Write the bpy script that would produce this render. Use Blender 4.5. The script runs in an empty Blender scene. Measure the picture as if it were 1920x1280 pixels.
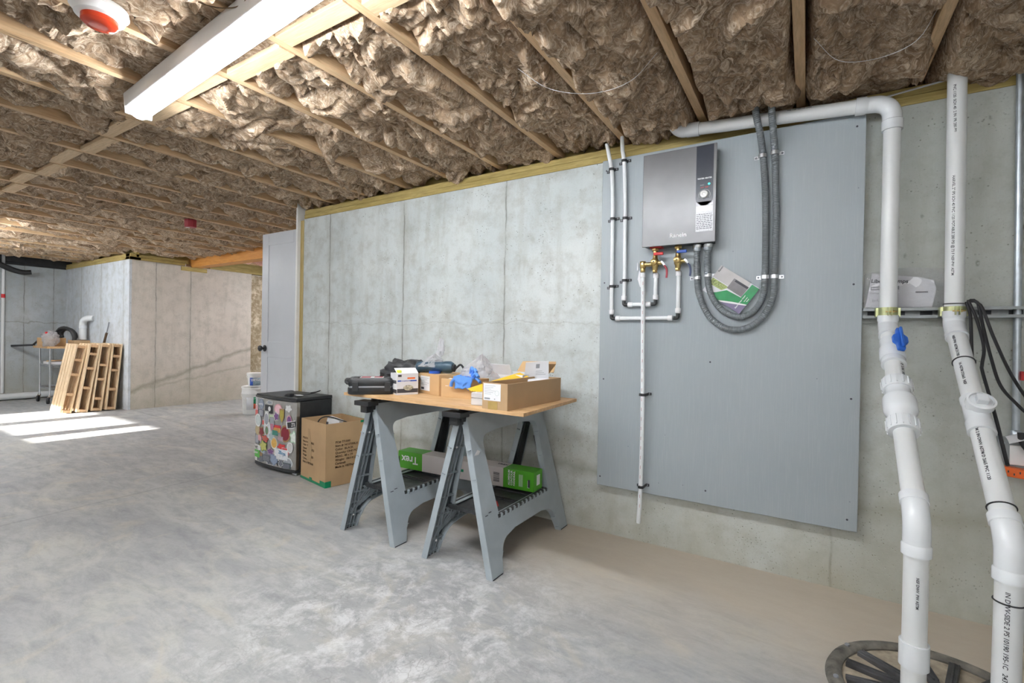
import bpy, bmesh, math, random
from mathutils import Vector, Matrix, noise
random.seed(7)
S = bpy.context.scene
COL = S.collection

# ------------------------------------------------------------------ camera
f_px, yaw, pit, rol, CH = 893.22, 0.5550, -0.0064, 0.0177, 1.1225
cy_, sy_ = math.cos(yaw), math.sin(yaw)
Fv = Vector((-sy_*math.cos(pit), cy_*math.cos(pit), math.sin(pit)))
R0 = Vector((cy_, sy_, 0)); U0 = R0.cross(Fv)
Rv = math.cos(rol)*R0 + math.sin(rol)*U0
Uv = -math.sin(rol)*R0 + math.cos(rol)*U0
cd = bpy.data.cameras.new('camera'); cam = bpy.data.objects.new('camera', cd); COL.objects.link(cam)
cd.sensor_fit = 'HORIZONTAL'; cd.sensor_width = 36.0; cd.lens = f_px/1920*36.0
cd.clip_start = 0.02; cd.clip_end = 100
cam.matrix_world = Matrix(((Rv.x, Uv.x, -Fv.x, 0), (Rv.y, Uv.y, -Fv.y, 0), (Rv.z, Uv.z, -Fv.z, CH), (0, 0, 0, 1)))
S.camera = cam

# ------------------------------------------------------------------ world, sun, exposure
w = bpy.data.worlds.new('world'); S.world = w; w.use_nodes = True
bgn = w.node_tree.nodes['Background']; bgn.inputs[0].default_value = (0.75, 0.86, 1.0, 1); bgn.inputs[1].default_value = 1.5
sd = bpy.data.lights.new('sun', 'SUN'); sd.energy = 26; sd.angle = 0.009; sd.color = (1, 0.97, 0.92)
sun = bpy.data.objects.new('sun', sd); COL.objects.link(sun)
sun_dir = Vector((0.10, 1.0, -0.30)).normalized()      # the way the light travels
sun.rotation_euler = sun_dir.to_track_quat('-Z', 'Y').to_euler()
S.view_settings.view_transform = 'Standard'; S.view_settings.look = 'None'
S.view_settings.gamma = 1; S.view_settings.use_curve_mapping = False
S.view_settings.exposure = 1.25
LAMP = 35.0            # emission of the strip-lamp lenses
S.cycles.use_denoising = True
S.cycles.max_bounces = 8; S.cycles.diffuse_bounces = 5
S.cycles.sample_clamp_indirect = 6.0
S.cycles.caustics_reflective = False; S.cycles.caustics_refractive = False

# ------------------------------------------------------------------ node helper
class NT:
    def __init__(s, name):
        s.m = bpy.data.materials.new(name); s.m.use_nodes = True
        s.t = s.m.node_tree; s.b = s.t.nodes['Principled BSDF']; s.out = s.t.nodes['Material Output']
        s.co = None
    def n(s, typ, **kw):
        x = s.t.nodes.new(typ)
        for k, v in kw.items(): setattr(x, k, v)
        return x
    def l(s, a, b): s.t.links.new(a, b)
    def coord(s):
        if s.co is None: s.co = s.n('ShaderNodeTexCoord').outputs['Object']
        return s.co
    def mapped(s, sc, rot=(0, 0, 0)):
        m = s.n('ShaderNodeMapping'); m.inputs['Scale'].default_value = sc; m.inputs['Rotation'].default_value = rot
        s.l(s.coord(), m.inputs['Vector']); return m.outputs[0]
    def noise(s, scale, detail=4, rough=0.55, vec=None, dist=0.0):
        x = s.n('ShaderNodeTexNoise'); x.inputs['Scale'].default_value = scale; x.inputs['Detail'].default_value = detail
        x.inputs['Roughness'].default_value = rough; x.inputs['Distortion'].default_value = dist
        s.l(vec if vec is not None else s.coord(), x.inputs['Vector']); return x.outputs['Fac']
    def voro(s, scale, feature='F1', vec=None, rnd=1.0):
        x = s.n('ShaderNodeTexVoronoi', feature=feature); x.inputs['Scale'].default_value = scale
        x.inputs['Randomness'].default_value = rnd
        s.l(vec if vec is not None else s.coord(), x.inputs['Vector']); return x.outputs['Distance']
    def ramp(s, fac, stops):
        r = s.n('ShaderNodeValToRGB'); e = r.color_ramp.elements
        while len(e) < len(stops): e.new(0.5)
        for k, (p, c) in enumerate(stops):
            e[k].position = p
            e[k].color = (c, c, c, 1) if isinstance(c, (int, float)) else (*c, 1)
        s.l(fac, r.inputs[0]); return r.outputs[0]
    def math(s, op, a, b=None, c=None, clamp=False):
        x = s.n('ShaderNodeMath', operation=op, use_clamp=clamp)
        for i, v in enumerate((a, b, c)):
            if v is None: continue
            if isinstance(v, (int, float)): x.inputs[i].default_value = v
            else: s.l(v, x.inputs[i])
        return x.outputs[0]
    def mix(s, fac, a, b, mode='MIX'):
        x = s.n('ShaderNodeMix', data_type='RGBA', blend_type=mode)
        for sock, v in ((x.inputs[0], fac), (x.inputs[6], a), (x.inputs[7], b)):
            if isinstance(v, (int, float)): sock.default_value = v
            elif isinstance(v, tuple): sock.default_value = (*v, 1)
            else: s.l(v, sock)
        return x.outputs[2]
    def sep(s):
        x = s.n('ShaderNodeSeparateXYZ'); s.l(s.coord(), x.inputs[0]); return x.outputs
    def bump(s, h, strength=0.3, dist=0.01):
        b = s.n('ShaderNodeBump'); b.inputs['Strength'].default_value = strength; b.inputs['Distance'].default_value = dist
        s.l(h, b.inputs['Height']); s.l(b.outputs[0], s.b.inputs['Normal'])
    def base(s, c):
        if isinstance(c, tuple): s.b.inputs['Base Color'].default_value = (*c, 1)
        else: s.l(c, s.b.inputs['Base Color'])
    def set(s, **kw):
        for k, v in kw.items(): s.b.inputs[k.replace('_', ' ')].default_value = v
        return s

def pm(name, col, rough=0.5, metal=0.0, var=0.12, vs=14.0, bump=0.0, bs=60.0):
    """plain surface with slight colour variation"""
    t = NT(name); t.set(Roughness=rough, Metallic=metal)
    f = t.noise(vs, 3)
    lo = tuple(c*(1-var) for c in col); hi = tuple(min(1, c*(1+var)) for c in col)
    t.base(t.mix(t.ramp(f, [(0.3, 0.0), (0.7, 1.0)]), lo, hi))
    if bump: t.bump(t.noise(bs, 3), bump, 0.004)
    return t.m

def wood(name, c1, c2, stretch, rough=0.6, knots=0.0, gs=1.0):
    t = NT(name); t.set(Roughness=rough)
    v = t.mapped(stretch)
    f = t.noise(9*gs, 5, 0.6, v, 0.6)
    g = t.noise(34*gs, 3, 0.6, v, 0.2)
    c = t.mix(t.ramp(f, [(0.3, 0.0), (0.72, 1.0)]), c1, c2)
    c = t.mix(t.math('MULTIPLY', t.ramp(g, [(0.45, 0.0), (0.62, 1.0)]), 0.3), c, tuple(x*0.6 for x in c1))
    if knots:
        k = t.voro(2.3, 'F1', t.mapped(tuple(s*2 for s in stretch)))
        c = t.mix(t.ramp(k, [(0.03, 1.0), (0.09, 0.0)]), c, (0.13, 0.06, 0.025))
    t.base(c); t.bump(g, 0.15, 0.003)
    return t.m

def lines(t, sock, xs, wdt, wob=0.006):
    """dark line mask at the given coordinates"""
    jit = t.math('MULTIPLY', t.math('SUBTRACT', t.noise(7, 4), 0.5), wob*4)
    v = t.math('ADD', sock, jit); tot = None
    for x in xs:
        d = t.math('ABSOLUTE', t.math('SUBTRACT', v, x))
        m = t.math('SUBTRACT', 1.0, t.math('DIVIDE', d, wdt), clamp=True)
        tot = m if tot is None else t.math('MAXIMUM', tot, m)
    return tot

def concrete_wall(name, c1, c2, seams=(), axis=0, hl=(), dirty=1.0):
    t = NT(name); t.set(Roughness=0.75)
    big = t.noise(1.6, 5, 0.6); mid = t.noise(9, 6, 0.7); fine = t.noise(120, 3, 0.7)
    streak = t.noise(5, 5, 0.65, t.mapped((2.2, 2.2, 0.35)))
    c = t.mix(t.ramp(big, [(0.3, 0.0), (0.7, 1.0)]), c1, c2)
    c = t.mix(t.math('MULTIPLY', t.ramp(mid, [(0.46, 0.0), (0.72, 1.0)]), 0.50*dirty), c, (0.30, 0.29, 0.25))
    c = t.mix(t.math('MULTIPLY', t.ramp(streak, [(0.5, 0.0), (0.75, 1.0)]), 0.40*dirty), c, (0.34, 0.33, 0.28))
    c = t.mix(t.math('MULTIPLY', t.ramp(fine, [(0.52, 0.0), (0.74, 1.0)]), 0.22), c, (0.25, 0.24, 0.21))
    pit = t.voro(48); pm_ = t.math('MULTIPLY', t.ramp(pit, [(0.10, 1.0), (0.17, 0.0)]), t.ramp(t.noise(6, 3), [(0.5, 0.0), (0.6, 1.0)]))
    c = t.mix(t.math('MULTIPLY', pm_, 0.8), c, (0.10, 0.095, 0.08))
    xyz = t.sep(); h = pm_
    if seams:
        s_ = lines(t, xyz[axis], seams, 0.009)
        s_ = t.math('MULTIPLY', s_, t.ramp(t.noise(4, 5, 0.7), [(0.36, 0.15), (0.55, 1.0)]))
        c = t.mix(t.math('MULTIPLY', s_, 0.85), c, (0.12, 0.115, 0.10)); h = t.math('ADD', h, s_)
        halo = lines(t, xyz[axis], seams, 0.07, 0.02)
        c = t.mix(t.math('MULTIPLY', halo, 0.25), c, (0.36, 0.35, 0.31))
    if hl:
        z = xyz[2]
        for (z0, slope, x0, wd, st) in hl:      # stain lines of the pours
            zz = t.math('SUBTRACT', z, t.math('MULTIPLY', t.math('SUBTRACT', xyz[axis], x0), slope))
            m = lines(t, zz, [z0], wd, 0.03)
            c = t.mix(t.math('MULTIPLY', m, st), c, (0.19, 0.18, 0.13)); h = t.math('ADD', h, t.math('MULTIPLY', m, 0.4))
        low = t.ramp(z, [(0.0, 1.0), (0.75, 0.0)])  # stain and shade painted together into the foot of the wall
        p2 = t.math('MULTIPLY', t.ramp(t.voro(75), [(0.12, 1.0), (0.20, 0.0)]), t.math('MULTIPLY', t.ramp(z, [(0.1, 1.0), (1.0, 0.25)]), t.ramp(t.noise(5, 3), [(0.42, 0.0), (0.55, 1.0)])))
        c = t.mix(t.math('MULTIPLY', p2, 0.7), c, (0.11, 0.10, 0.08)); h = t.math('ADD', h, p2)
        scf = t.math('MULTIPLY', t.ramp(t.voro(8, 'F1', t.mapped((1.6, 1.6, 0.8), (0, 0.5, 0))), [(0.05, 1.0), (0.11, 0.0)]), t.ramp(t.noise(30, 3), [(0.45, 0.0), (0.55, 1.0)]))
        scf = t.math('MULTIPLY', scf, t.math('MULTIPLY', t.math('GREATER_THAN', xyz[0], 0.22), t.math('GREATER_THAN', z, 1.4)))
        c = t.mix(t.math('MULTIPLY', scf, 0.8), c, (0.10, 0.10, 0.085))
        ol = t.ramp(t.math('ADD', xyz[0], t.math('MULTIPLY', t.noise(2, 3), 0.3)), [(0.0, 0.0), (0.55, 1.0)])
        c = t.mix(t.math('MULTIPLY', ol, 0.5), c, (0.36, 0.37, 0.31))
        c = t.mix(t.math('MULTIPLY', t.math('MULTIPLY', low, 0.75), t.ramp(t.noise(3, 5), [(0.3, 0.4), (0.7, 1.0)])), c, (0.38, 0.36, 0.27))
    t.base(c)
    hh = t.math('SUBTRACT', t.math('MULTIPLY', mid, 0.25), h)
    t.bump(hh, 0.5, 0.006)
    return t.m

# ------------------------------------------------------------------ mesh builder
CTR = {}
class MB:
    def __init__(s): s.v = []; s.f = []; s.mi = []; s.sm = []; s.k = 0; s.smooth = False; s.M = None
    def mat(s, k): s.k = k; return s
    def add(s, vs, fs, smooth=None):
        o = len(s.v); sm = s.smooth if smooth is None else smooth
        for p in vs:
            p = Vector(p)
            if s.M is not None: p = s.M @ p
            s.v.append(p)
        for q in fs: s.f.append([o+i for i in q]); s.mi.append(s.k); s.sm.append(sm)
        return s
    def box(s, x0, x1, y0, y1, z0, z1):
        return s.add([(x, y, z) for x in (x0, x1) for y in (y0, y1) for z in (z0, z1)],
                     [(0, 1, 3, 2), (4, 6, 7, 5), (0, 4, 5, 1), (2, 3, 7, 6), (0, 2, 6, 4), (1, 5, 7, 3)], False)
    def bar(s, a, b, w_, h_, up=(0, 0, 1)):
        a = Vector(a); b = Vector(b); d = (b-a).normalized(); up = Vector(up)
        x = d.cross(up)
        if x.length < 1e-4: x = d.cross(Vector((0, 1, 0)))
        x.normalize(); y = x.cross(d)
        vs = [p+x*sx*w_/2+y*sy*h_/2 for p in (a, b) for sx, sy in ((-1, -1), (1, -1), (1, 1), (-1, 1))]
        return s.add(vs, [(3, 2, 1, 0), (4, 5, 6, 7), (0, 1, 5, 4), (1, 2, 6, 5), (2, 3, 7, 6), (3, 0, 4, 7)], False)
    def prism(s, pts, h0, h1, axes='xy', smooth=False):
        """extrude a 2D polygon; axes names the plane of pts, the third axis gets h0..h1"""
        n = len(pts)
        def mk(p, h): return {'xy': (p[0], p[1], h), 'xz': (p[0], h, p[1]), 'yz': (h, p[0], p[1])}[axes]
        vs = [mk(p, h0) for p in pts]+[mk(p, h1) for p in pts]
        fs = [list(range(n))[::-1], list(range(n, 2*n))]
        o = len(s.v); s.add(vs, fs, False)
        for i in range(n):
            j = (i+1) % n; s.f.append([o+i, o+j, o+n+j, o+n+i]); s.mi.append(s.k); s.sm.append(smooth)
        return s
    def loft(s, rings, cap=True, smooth=True, closed=True):
        n = len(rings[0]); o = len(s.v)
        s.add([p for r in rings for p in r], [])
        for i in range(len(rings)-1):
            for j in range(n if closed else n-1):
                k = (j+1) % n
                s.f.append([o+i*n+j, o+i*n+k, o+(i+1)*n+k, o+(i+1)*n+j]); s.mi.append(s.k); s.sm.append(smooth)
        if cap:
            s.f.append([o+j for j in range(n)][::-1]); s.mi.append(s.k); s.sm.append(False)
            s.f.append([o+(len(rings)-1)*n+j for j in range(n)]); s.mi.append(s.k); s.sm.append(False)
        return s
    def lathe(s, prof, c=(0, 0, 0), ax=(0, 0, 1), n=24, cap=True):
        """prof: (radius, distance along ax) pairs"""
        ax = Vector(ax).normalized(); x = ax.orthogonal().normalized(); y = ax.cross(x); c = Vector(c)
        rings = [[c+ax*h+(x*math.cos(t)+y*math.sin(t))*max(r, 1e-5) for t in [2*math.pi*i/n for i in range(n)]] for r, h in prof]
        # flat shading bands where the profile turns sharply
        return s.loft(rings, cap, True)
    def cyl(s, a, b, r, r2=None, n=16):
        a = Vector(a); b = Vector(b); d = b-a
        return s.lathe([(r, 0), (r if r2 is None else r2, d.length)], a, d, n)
    def tube(s, pts, r, n=10, rfun=None, cap=True):
        pts = [Vector(p) for p in pts]; rings = []; prev = None; L = 0
        for i, p in enumerate(pts):
            if i: L += (p-pts[i-1]).length
            d = (pts[min(i+1, len(pts)-1)]-pts[max(i-1, 0)]).normalized()
            x = d.orthogonal().normalized() if prev is None else (prev-d*prev.dot(d)).normalized()
            prev = x; y = d.cross(x); rr = r if rfun is None else rfun(L)
            rings.append([p+(x*math.cos(t)+y*math.sin(t))*rr for t in [2*math.pi*k/n for k in range(n)]])
        return s.loft(rings, cap, True)
    def sphere(s, c, r, sc=(1, 1, 1), n=14):
        c = Vector(c)
        rings = [[c+Vector((r*sc[0]*math.sin(a)*math.cos(t), r*sc[1]*math.sin(a)*math.sin(t), r*sc[2]*math.cos(a)))
                  for t in [2*math.pi*i/n for i in range(n)]] for a in [math.pi*(k+0.02)/(n//2+0.04) for k in range(n//2+1)]]
        return s.loft(rings, True, True)
    def grid(s, nu, nv, fn, smooth=True):
        o = len(s.v); s.add([fn(i/nu, j/nv) for i in range(nu+1) for j in range(nv+1)], [])
        for i in range(nu):
            for j in range(nv):
                a = o+i*(nv+1)+j; s.f.append([a, a+1, a+nv+2, a+nv+1]); s.mi.append(s.k); s.sm.append(smooth)
        return s
    def build(s, name, mats, parent=None, bevel=0.0, local=False, seg=2, fix=True):
        me = bpy.data.meshes.new(name)
        off = Vector((0, 0, 0)) if (parent is None or local) else CTR.get(parent.name, Vector((0, 0, 0)))
        me.from_pydata([tuple(p-off) for p in s.v], [], s.f)
        if not isinstance(mats, (list, tuple)): mats = [mats]
        for m in mats: me.materials.append(m)
        me.polygons.foreach_set('material_index', s.mi); me.polygons.foreach_set('use_smooth', s.sm)
        if fix:
            bm = bmesh.new(); bm.from_mesh(me); bmesh.ops.recalc_face_normals(bm, faces=bm.faces); bm.to_mesh(me); bm.free()
        me.update()
        if any(s.sm): me.set_sharp_from_angle(angle=0.75)
        o = bpy.data.objects.new(name, me); COL.objects.link(o)
        if parent is not None: o.parent = parent
        CTR[o.name] = off if not local else Vector((0, 0, 0))
        if bevel:
            b = o.modifiers.new('bevel', 'BEVEL'); b.width = bevel; b.segments = seg; b.limit_method = 'ANGLE'; b.angle_limit = 0.6
        return o

def tag(o, label=None, cat=None, group=None, kind=None):
    if label: o['label'] = label
    if cat: o['category'] = cat
    if group: o['group'] = group
    if kind: o['kind'] = kind
    return o
def thing(name, label, cat, loc=(0, 0, 0), rotz=0.0, group=None):
    o = bpy.data.objects.new(name, None); COL.objects.link(o); o.location = loc; o.rotation_euler = (0, 0, rotz)
    o.empty_display_size = 0.05
    CTR[o.name] = Vector(loc)
    return tag(o, label, cat, group)
def struct(name, mb, mat_, parent=None, bevel=0.0):
    o = mb.build(name, mat_, parent, bevel)
    if parent is None: o['kind'] = 'structure'
    return o
def B(*a): return MB().box(*a)
def copy_tree(o, parent=None):
    c = o.copy(); COL.objects.link(c)
    if parent is not None: c.parent = parent; 
    CTR[c.name] = CTR.get(o.name, Vector((0, 0, 0)))
    for ch in list(o.children): copy_tree(ch, c)
    return c
def cr(pts, step=0.01):
    """Catmull-Rom through the points, sampled about every step"""
    P = [Vector(p) for p in pts]; P = [2*P[0]-P[1]]+P+[2*P[-1]-P[-2]]; out = []
    for i in range(1, len(P)-2):
        a, b, c, d = P[i-1:i+3]; n = max(2, int((c-b).length/step))
        for k in range(n):
            t = k/n
            out.append(0.5*((2*b)+(c-a)*t+(2*a-5*b+4*c-d)*t*t+(3*b-a-3*c+d)*t**3))
    out.append(P[-2]); return out
WALLX = (Vector((1, 0, 0)), Vector((0, 0, 1)))        # writing on a face that looks to -y
def frame(o, ex, ey, ez=None):
    ex = Vector(ex).normalized(); ey = Vector(ey).normalized(); ez = ex.cross(ey) if ez is None else Vector(ez)
    return Matrix(((ex.x, ey.x, ez.x, o[0]), (ex.y, ey.y, ez.y, o[1]), (ex.z, ey.z, ez.z, o[2]), (0, 0, 0, 1)))
def text(body, size, mat_, org, ex, ey, parent=None, name='lettering', align='LEFT', bold=0.0, sx=1.0, depth=0.0004, local=False, line=1.0):
    c = bpy.data.curves.new(name, 'FONT'); c.body = body; c.size = size; c.extrude = depth; c.align_x = align; c.offset = bold
    c.space_line = line; c.resolution_u = 3
    t = bpy.data.objects.new('tmp_text', c); COL.objects.link(t)
    dg = bpy.context.evaluated_depsgraph_get(); me = bpy.data.meshes.new_from_object(t.evaluated_get(dg))
    bpy.data.objects.remove(t); bpy.data.curves.remove(c)
    off = Vector((0, 0, 0)) if (parent is None or local) else CTR.get(parent.name, Vector((0, 0, 0)))
    M = frame(Vector(org)-off, ex, ey) @ Matrix.Diagonal((sx, 1, 1, 1))
    me.transform(M); me.materials.clear(); me.materials.append(mat_); me.name = name
    o = bpy.data.objects.new(name, me); COL.objects.link(o)
    if parent is not None: o.parent = parent
    CTR[o.name] = off
    return o

# ------------------------------------------------------------------ materials
M = {}
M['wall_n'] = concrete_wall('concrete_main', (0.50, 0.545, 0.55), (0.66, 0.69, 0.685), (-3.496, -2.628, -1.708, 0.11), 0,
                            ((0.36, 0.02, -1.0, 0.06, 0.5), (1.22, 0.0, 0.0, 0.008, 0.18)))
M['wall_cold'] = concrete_wall('concrete_cold', (0.50, 0.54, 0.58), (0.62, 0.65, 0.69), (-10.08, -9.264, -8.441), 0)
M['wall_w'] = concrete_wall('concrete_far', (0.38, 0.42, 0.44), (0.48, 0.51, 0.53), (2.152, 2.393, 2.75), 1, ((1.25, 0, 0, 0.012, 0.6),))
M['wall_warm'] = concrete_wall('concrete_warm', (0.52, 0.47, 0.42), (0.62, 0.57, 0.51), (3.231, 3.70), 1, ((0.50, 0.36, 3.6, 0.05, 0.6), (0.38, 0.18, 3.6, 0.03, 0.35)))
M['wall_plain'] = pm('painted_masonry', (0.72, 0.72, 0.70), 0.8)
def rough_patch():
    t = NT('parged_masonry'); t.set(Roughness=0.9)
    f = t.noise(16, 6, 0.75); g = t.noise(3.5, 4)
    c = t.mix(t.ramp(f, [(0.45, 0.0), (0.60, 1.0)]), (0.33, 0.26, 0.17), (0.66, 0.58, 0.45))
    c = t.mix(t.ramp(g, [(0.4, 0.0), (0.7, 0.8)]), c, (0.24, 0.19, 0.11))
    t.base(c); t.bump(f, 0.6, 0.02); return t.m
M['rough'] = rough_patch()

def floor_mat():
    t = NT('concrete_floor')
    v = t.mapped((1, 1, 1), (0, 0, 0.5)); vs = t.mapped((0.7, 2.0, 1), (0, 0, 0.45))
    big = t.noise(0.9, 6, 0.62, vs, 0.7); mid = t.noise(6.5, 10, 0.78, vs, 0.35); fine = t.noise(42, 5, 0.7, v)
    c = t.mix(t.ramp(big, [(0.32, 0.0), (0.68, 1.0)]), (0.31, 0.315, 0.325), (0.445, 0.445, 0.435))
    c = t.mix(t.math('MULTIPLY', t.ramp(mid, [(0.44, 0.0), (0.66, 1.0)]), 0.62), c, (0.23, 0.235, 0.245))
    c = t.mix(t.math('MULTIPLY', t.ramp(t.noise(1.7, 7, 0.7, vs, 1.3), [(0.52, 0.0), (0.66, 1.0)]), 0.45), c, (0.56, 0.55, 0.49))
    c = t.mix(t.math('MULTIPLY', t.ramp(t.noise(2.3, 6, 0.6, v, 2.0), [(0.56, 0.0), (0.70, 1.0)]), 0.35), c, (0.58, 0.52, 0.40))
    c = t.mix(t.math('MULTIPLY', t.ramp(fine, [(0.5, 0.0), (0.75, 1.0)]), 0.25), c, (0.25, 0.245, 0.235))
    x, y, z = t.sep()
    # tan dusting along the long wall
    d = t.math('ADD', y, t.math('MULTIPLY', x, 0.13)); d = t.math('ADD', d, t.math('MULTIPLY', t.math('SUBTRACT', t.noise(1.5, 5), 0.5), 0.9))
    tan = t.math('MULTIPLY', t.ramp(t.math('SUBTRACT', d, 1.5), [(0.15, 0.0), (0.75, 1.0)]), t.ramp(t.math('MULTIPLY', t.math('ADD', x, 4.0), 0.25), [(0.0, 0.0), (0.7, 1.0)]))
    c = t.mix(t.math('MULTIPLY', tan, 0.8), c, (0.56, 0.475, 0.375))
    # lime bloom with hairline crazing in front of the sawhorses
    dx = t.math('MULTIPLY', t.math('ADD', x, 1.33), 0.95); dy = t.math('SUBTRACT', y, 1.33)
    rr = t.math('SQRT', t.math('ADD', t.math('MULTIPLY', dx, dx), t.math('MULTIPLY', dy, dy)))
    reg = t.ramp(t.math('ADD', rr, t.math('MULTIPLY', t.math('SUBTRACT', t.noise(3, 4), 0.5), 0.5)), [(0.30, 1.0), (0.95, 0.0)])
    bl = t.math('MULTIPLY', reg, t.ramp(t.noise(7, 10, 0.78, v, 0.3), [(0.47, 0.0), (0.62, 1.0)]))
    c = t.mix(t.math('MULTIPLY', bl, 0.6), c, (0.80, 0.80, 0.80))
    crz = t.n('ShaderNodeTexVoronoi', feature='DISTANCE_TO_EDGE'); crz.inputs['Scale'].default_value = 26
    wv = t.n('ShaderNodeVectorMath', operation='ADD'); nz = t.n('ShaderNodeTexNoise'); nz.inputs['Scale'].default_value = 9; t.l(t.coord(), nz.inputs['Vector'])
    sc_ = t.n('ShaderNodeVectorMath', operation='SCALE'); sc_.inputs['Scale'].default_value = 0.12; t.l(nz.outputs['Color'], sc_.inputs[0])
    t.l(t.coord(), wv.inputs[0]); t.l(sc_.outputs[0], wv.inputs[1]); t.l(wv.outputs[0], crz.inputs['Vector'])
    cr_ = t.math('MULTIPLY', t.ramp(crz.outputs['Distance'], [(0.0, 1.0), (0.035, 0.0)]), t.math('MULTIPLY', reg, t.ramp(t.noise(5, 4), [(0.45, 0.0), (0.6, 1.0)])))
    c = t.mix(t.math('MULTIPLY', cr_, 0.55), c, (0.22, 0.21, 0.20))
    # saw-cut joints and a long crack
    def seg(ax, ay, bx, by, wd, st, col, wob=0.02):
        nonlocal c
        L = math.hypot(bx-ax, by-ay); nx, ny = -(by-ay)/L, (bx-ax)/L
        dd = t.math('ADD', t.math('MULTIPLY', t.math('SUBTRACT', x, ax), nx), t.math('MULTIPLY', t.math('SUBTRACT', y, ay), ny))
        dd = t.math('ABSOLUTE', t.math('ADD', dd, t.math('MULTIPLY', t.math('SUBTRACT', t.noise(3.5, 6, 0.7), 0.5), wob)))
        al = t.math('ADD', t.math('MULTIPLY', t.math('SUBTRACT', x, ax), (bx-ax)/L), t.math('MULTIPLY', t.math('SUBTRACT', y, ay), (by-ay)/L))
        ins = t.math('MULTIPLY', t.math('GREATER_THAN', al, 0.0), t.math('LESS_THAN', al, L))
        m = t.math('MULTIPLY', t.math('SUBTRACT', 1.0, t.math('DIVIDE', dd, wd), clamp=True), ins)
        c = t.mix(t.math('MULTIPLY', m, st), c, col)
    seg(-8.2, 2.95, -3.9, 2.70, 0.014, 0.7, (0.2, 0.2, 0.19), 0.0)
    seg(-3.9, 0.76, -3.98, 2.28, 0.016, 0.6, (0.22, 0.22, 0.22), 0.10)
    seg(-5.2, -0.4, -5.5, 2.6, 0.02, 0.45, (0.25, 0.25, 0.25), 0.14)
    t.base(c)
    rg = t.ramp(mid, [(0.3, 0.42), (0.7, 0.68)]); t.l(rg, t.b.inputs['Roughness'])
    t.bump(t.math('ADD', t.math('MULTIPLY', fine, 0.3), t.math('SUBTRACT', mid, t.math('MULTIPLY', cr_, 0.8))), 0.22, 0.006)
    return t.m
M['floor'] = floor_mat()

def insulation(name, c1, c2, c3):
    t = NT(name); t.set(Roughness=1.0)
    w1 = t.n('ShaderNodeTexNoise'); w1.inputs['Scale'].default_value = 5; w1.inputs['Detail'].default_value = 3; t.l(t.coord(), w1.inputs['Vector'])
    sc_ = t.n('ShaderNodeVectorMath', operation='SCALE'); sc_.inputs['Scale'].default_value = 0.45; t.l(w1.outputs['Color'], sc_.inputs[0])
    ad = t.n('ShaderNodeVectorMath', operation='ADD'); t.l(t.coord(), ad.inputs[0]); t.l(sc_.outputs[0], ad.inputs[1])
    mp = t.n('ShaderNodeMapping'); mp.inputs['Scale'].default_value = (1, 0.16, 1); mp.inputs['Rotation'].default_value = (0, 0.3, 0.7); t.l(ad.outputs[0], mp.inputs['Vector'])
    fib = t.noise(48, 7, 0.78, mp.outputs[0], 0.6); lump = t.noise(14, 6, 0.7, ad.outputs[0], 0.8); big = t.noise(3.2, 3)
    c = t.mix(t.ramp(lump, [(0.36, 0.0), (0.64, 1.0)]), c1, c2)
    c = t.mix(t.math('MULTIPLY', t.ramp(fib, [(0.47, 0.0), (0.64, 1.0)]), 0.85), c, c3)
    c = t.mix(t.math('MULTIPLY', t.ramp(big, [(0.4, 0.0), (0.7, 1.0)]), 0.25), c, c1)
    t.base(c)
    t.bump(t.math('ADD', fib, t.math('MULTIPLY', lump, 0.7)), 0.8, 0.006)
    return t.m
M['insul'] = insulation('glass_wool', (0.17, 0.105, 0.06), (0.52, 0.37, 0.24), (0.86, 0.73, 0.57))
M['pink'] = insulation('pink_wool', (0.55, 0.25, 0.2), (0.75, 0.42, 0.34), (0.85, 0.6, 0.5))
M['joist'] = wood('joist_wood', (0.56, 0.36, 0.19), (0.74, 0.54, 0.33), (4, 0.35, 4), 0.65, 1)
M['joist_x'] = wood('blocking_wood', (0.60, 0.42, 0.24), (0.76, 0.58, 0.38), (0.35, 4, 4), 0.65)
M['treated_x'] = wood('treated_wood', (0.36, 0.27, 0.08), (0.56, 0.44, 0.17), (0.35, 4, 4), 0.7)
M['treated_y'] = wood('treated_wood_y', (0.36, 0.27, 0.08), (0.56, 0.44, 0.17), (4, 0.35, 4), 0.7)
M['treated_z'] = wood('treated_wood_z', (0.42, 0.32, 0.12), (0.60, 0.47, 0.22), (4, 4, 0.35), 0.7)
M['beam'] = wood('orange_beam', (0.60, 0.24, 0.045), (0.74, 0.36, 0.09), (0.3, 3, 5), 0.5)
M['ply'] = wood('plywood_top', (0.52, 0.30, 0.13), (0.72, 0.48, 0.26), (0.5, 4, 4), 0.55, 0, 0.8)
M['pallet'] = wood('pallet_pine', (0.62, 0.44, 0.26), (0.82, 0.66, 0.45), (3, 3, 0.4), 0.65)
M['pallet_in'] = wood('pallet_block', (0.50, 0.31, 0.16), (0.66, 0.44, 0.26), (0.4, 3, 3), 0.65)
M['subfloor'] = pm('osb_subfloor', (0.30, 0.20, 0.11), 0.8, 0, 0.3, 20)
def board_mat():
    t = NT('grey_painted_plywood'); t.set(Roughness=0.42)
    v = t.mapped((9, 1, 0.35)); f = t.noise(20, 5, 0.6, v); b = t.noise(1.5, 3)
    c = t.mix(t.ramp(b, [(0.3, 0.0), (0.7, 1.0)]), (0.31, 0.35, 0.375), (0.35, 0.387, 0.41))
    c = t.mix(t.math('MULTIPLY', t.ramp(f, [(0.5, 0.0), (0.7, 1.0)]), 0.3), c, (0.42, 0.45, 0.465))
    sp = t.voro(11); c = t.mix(t.math('MULTIPLY', t.ramp(sp, [(0.02, 1.0), (0.035, 0.0)]), 0.6), c, (0.10, 0.12, 0.13))
    t.base(c); t.bump(f, 0.18, 0.003); return t.m
M['board'] = board_mat()
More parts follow.
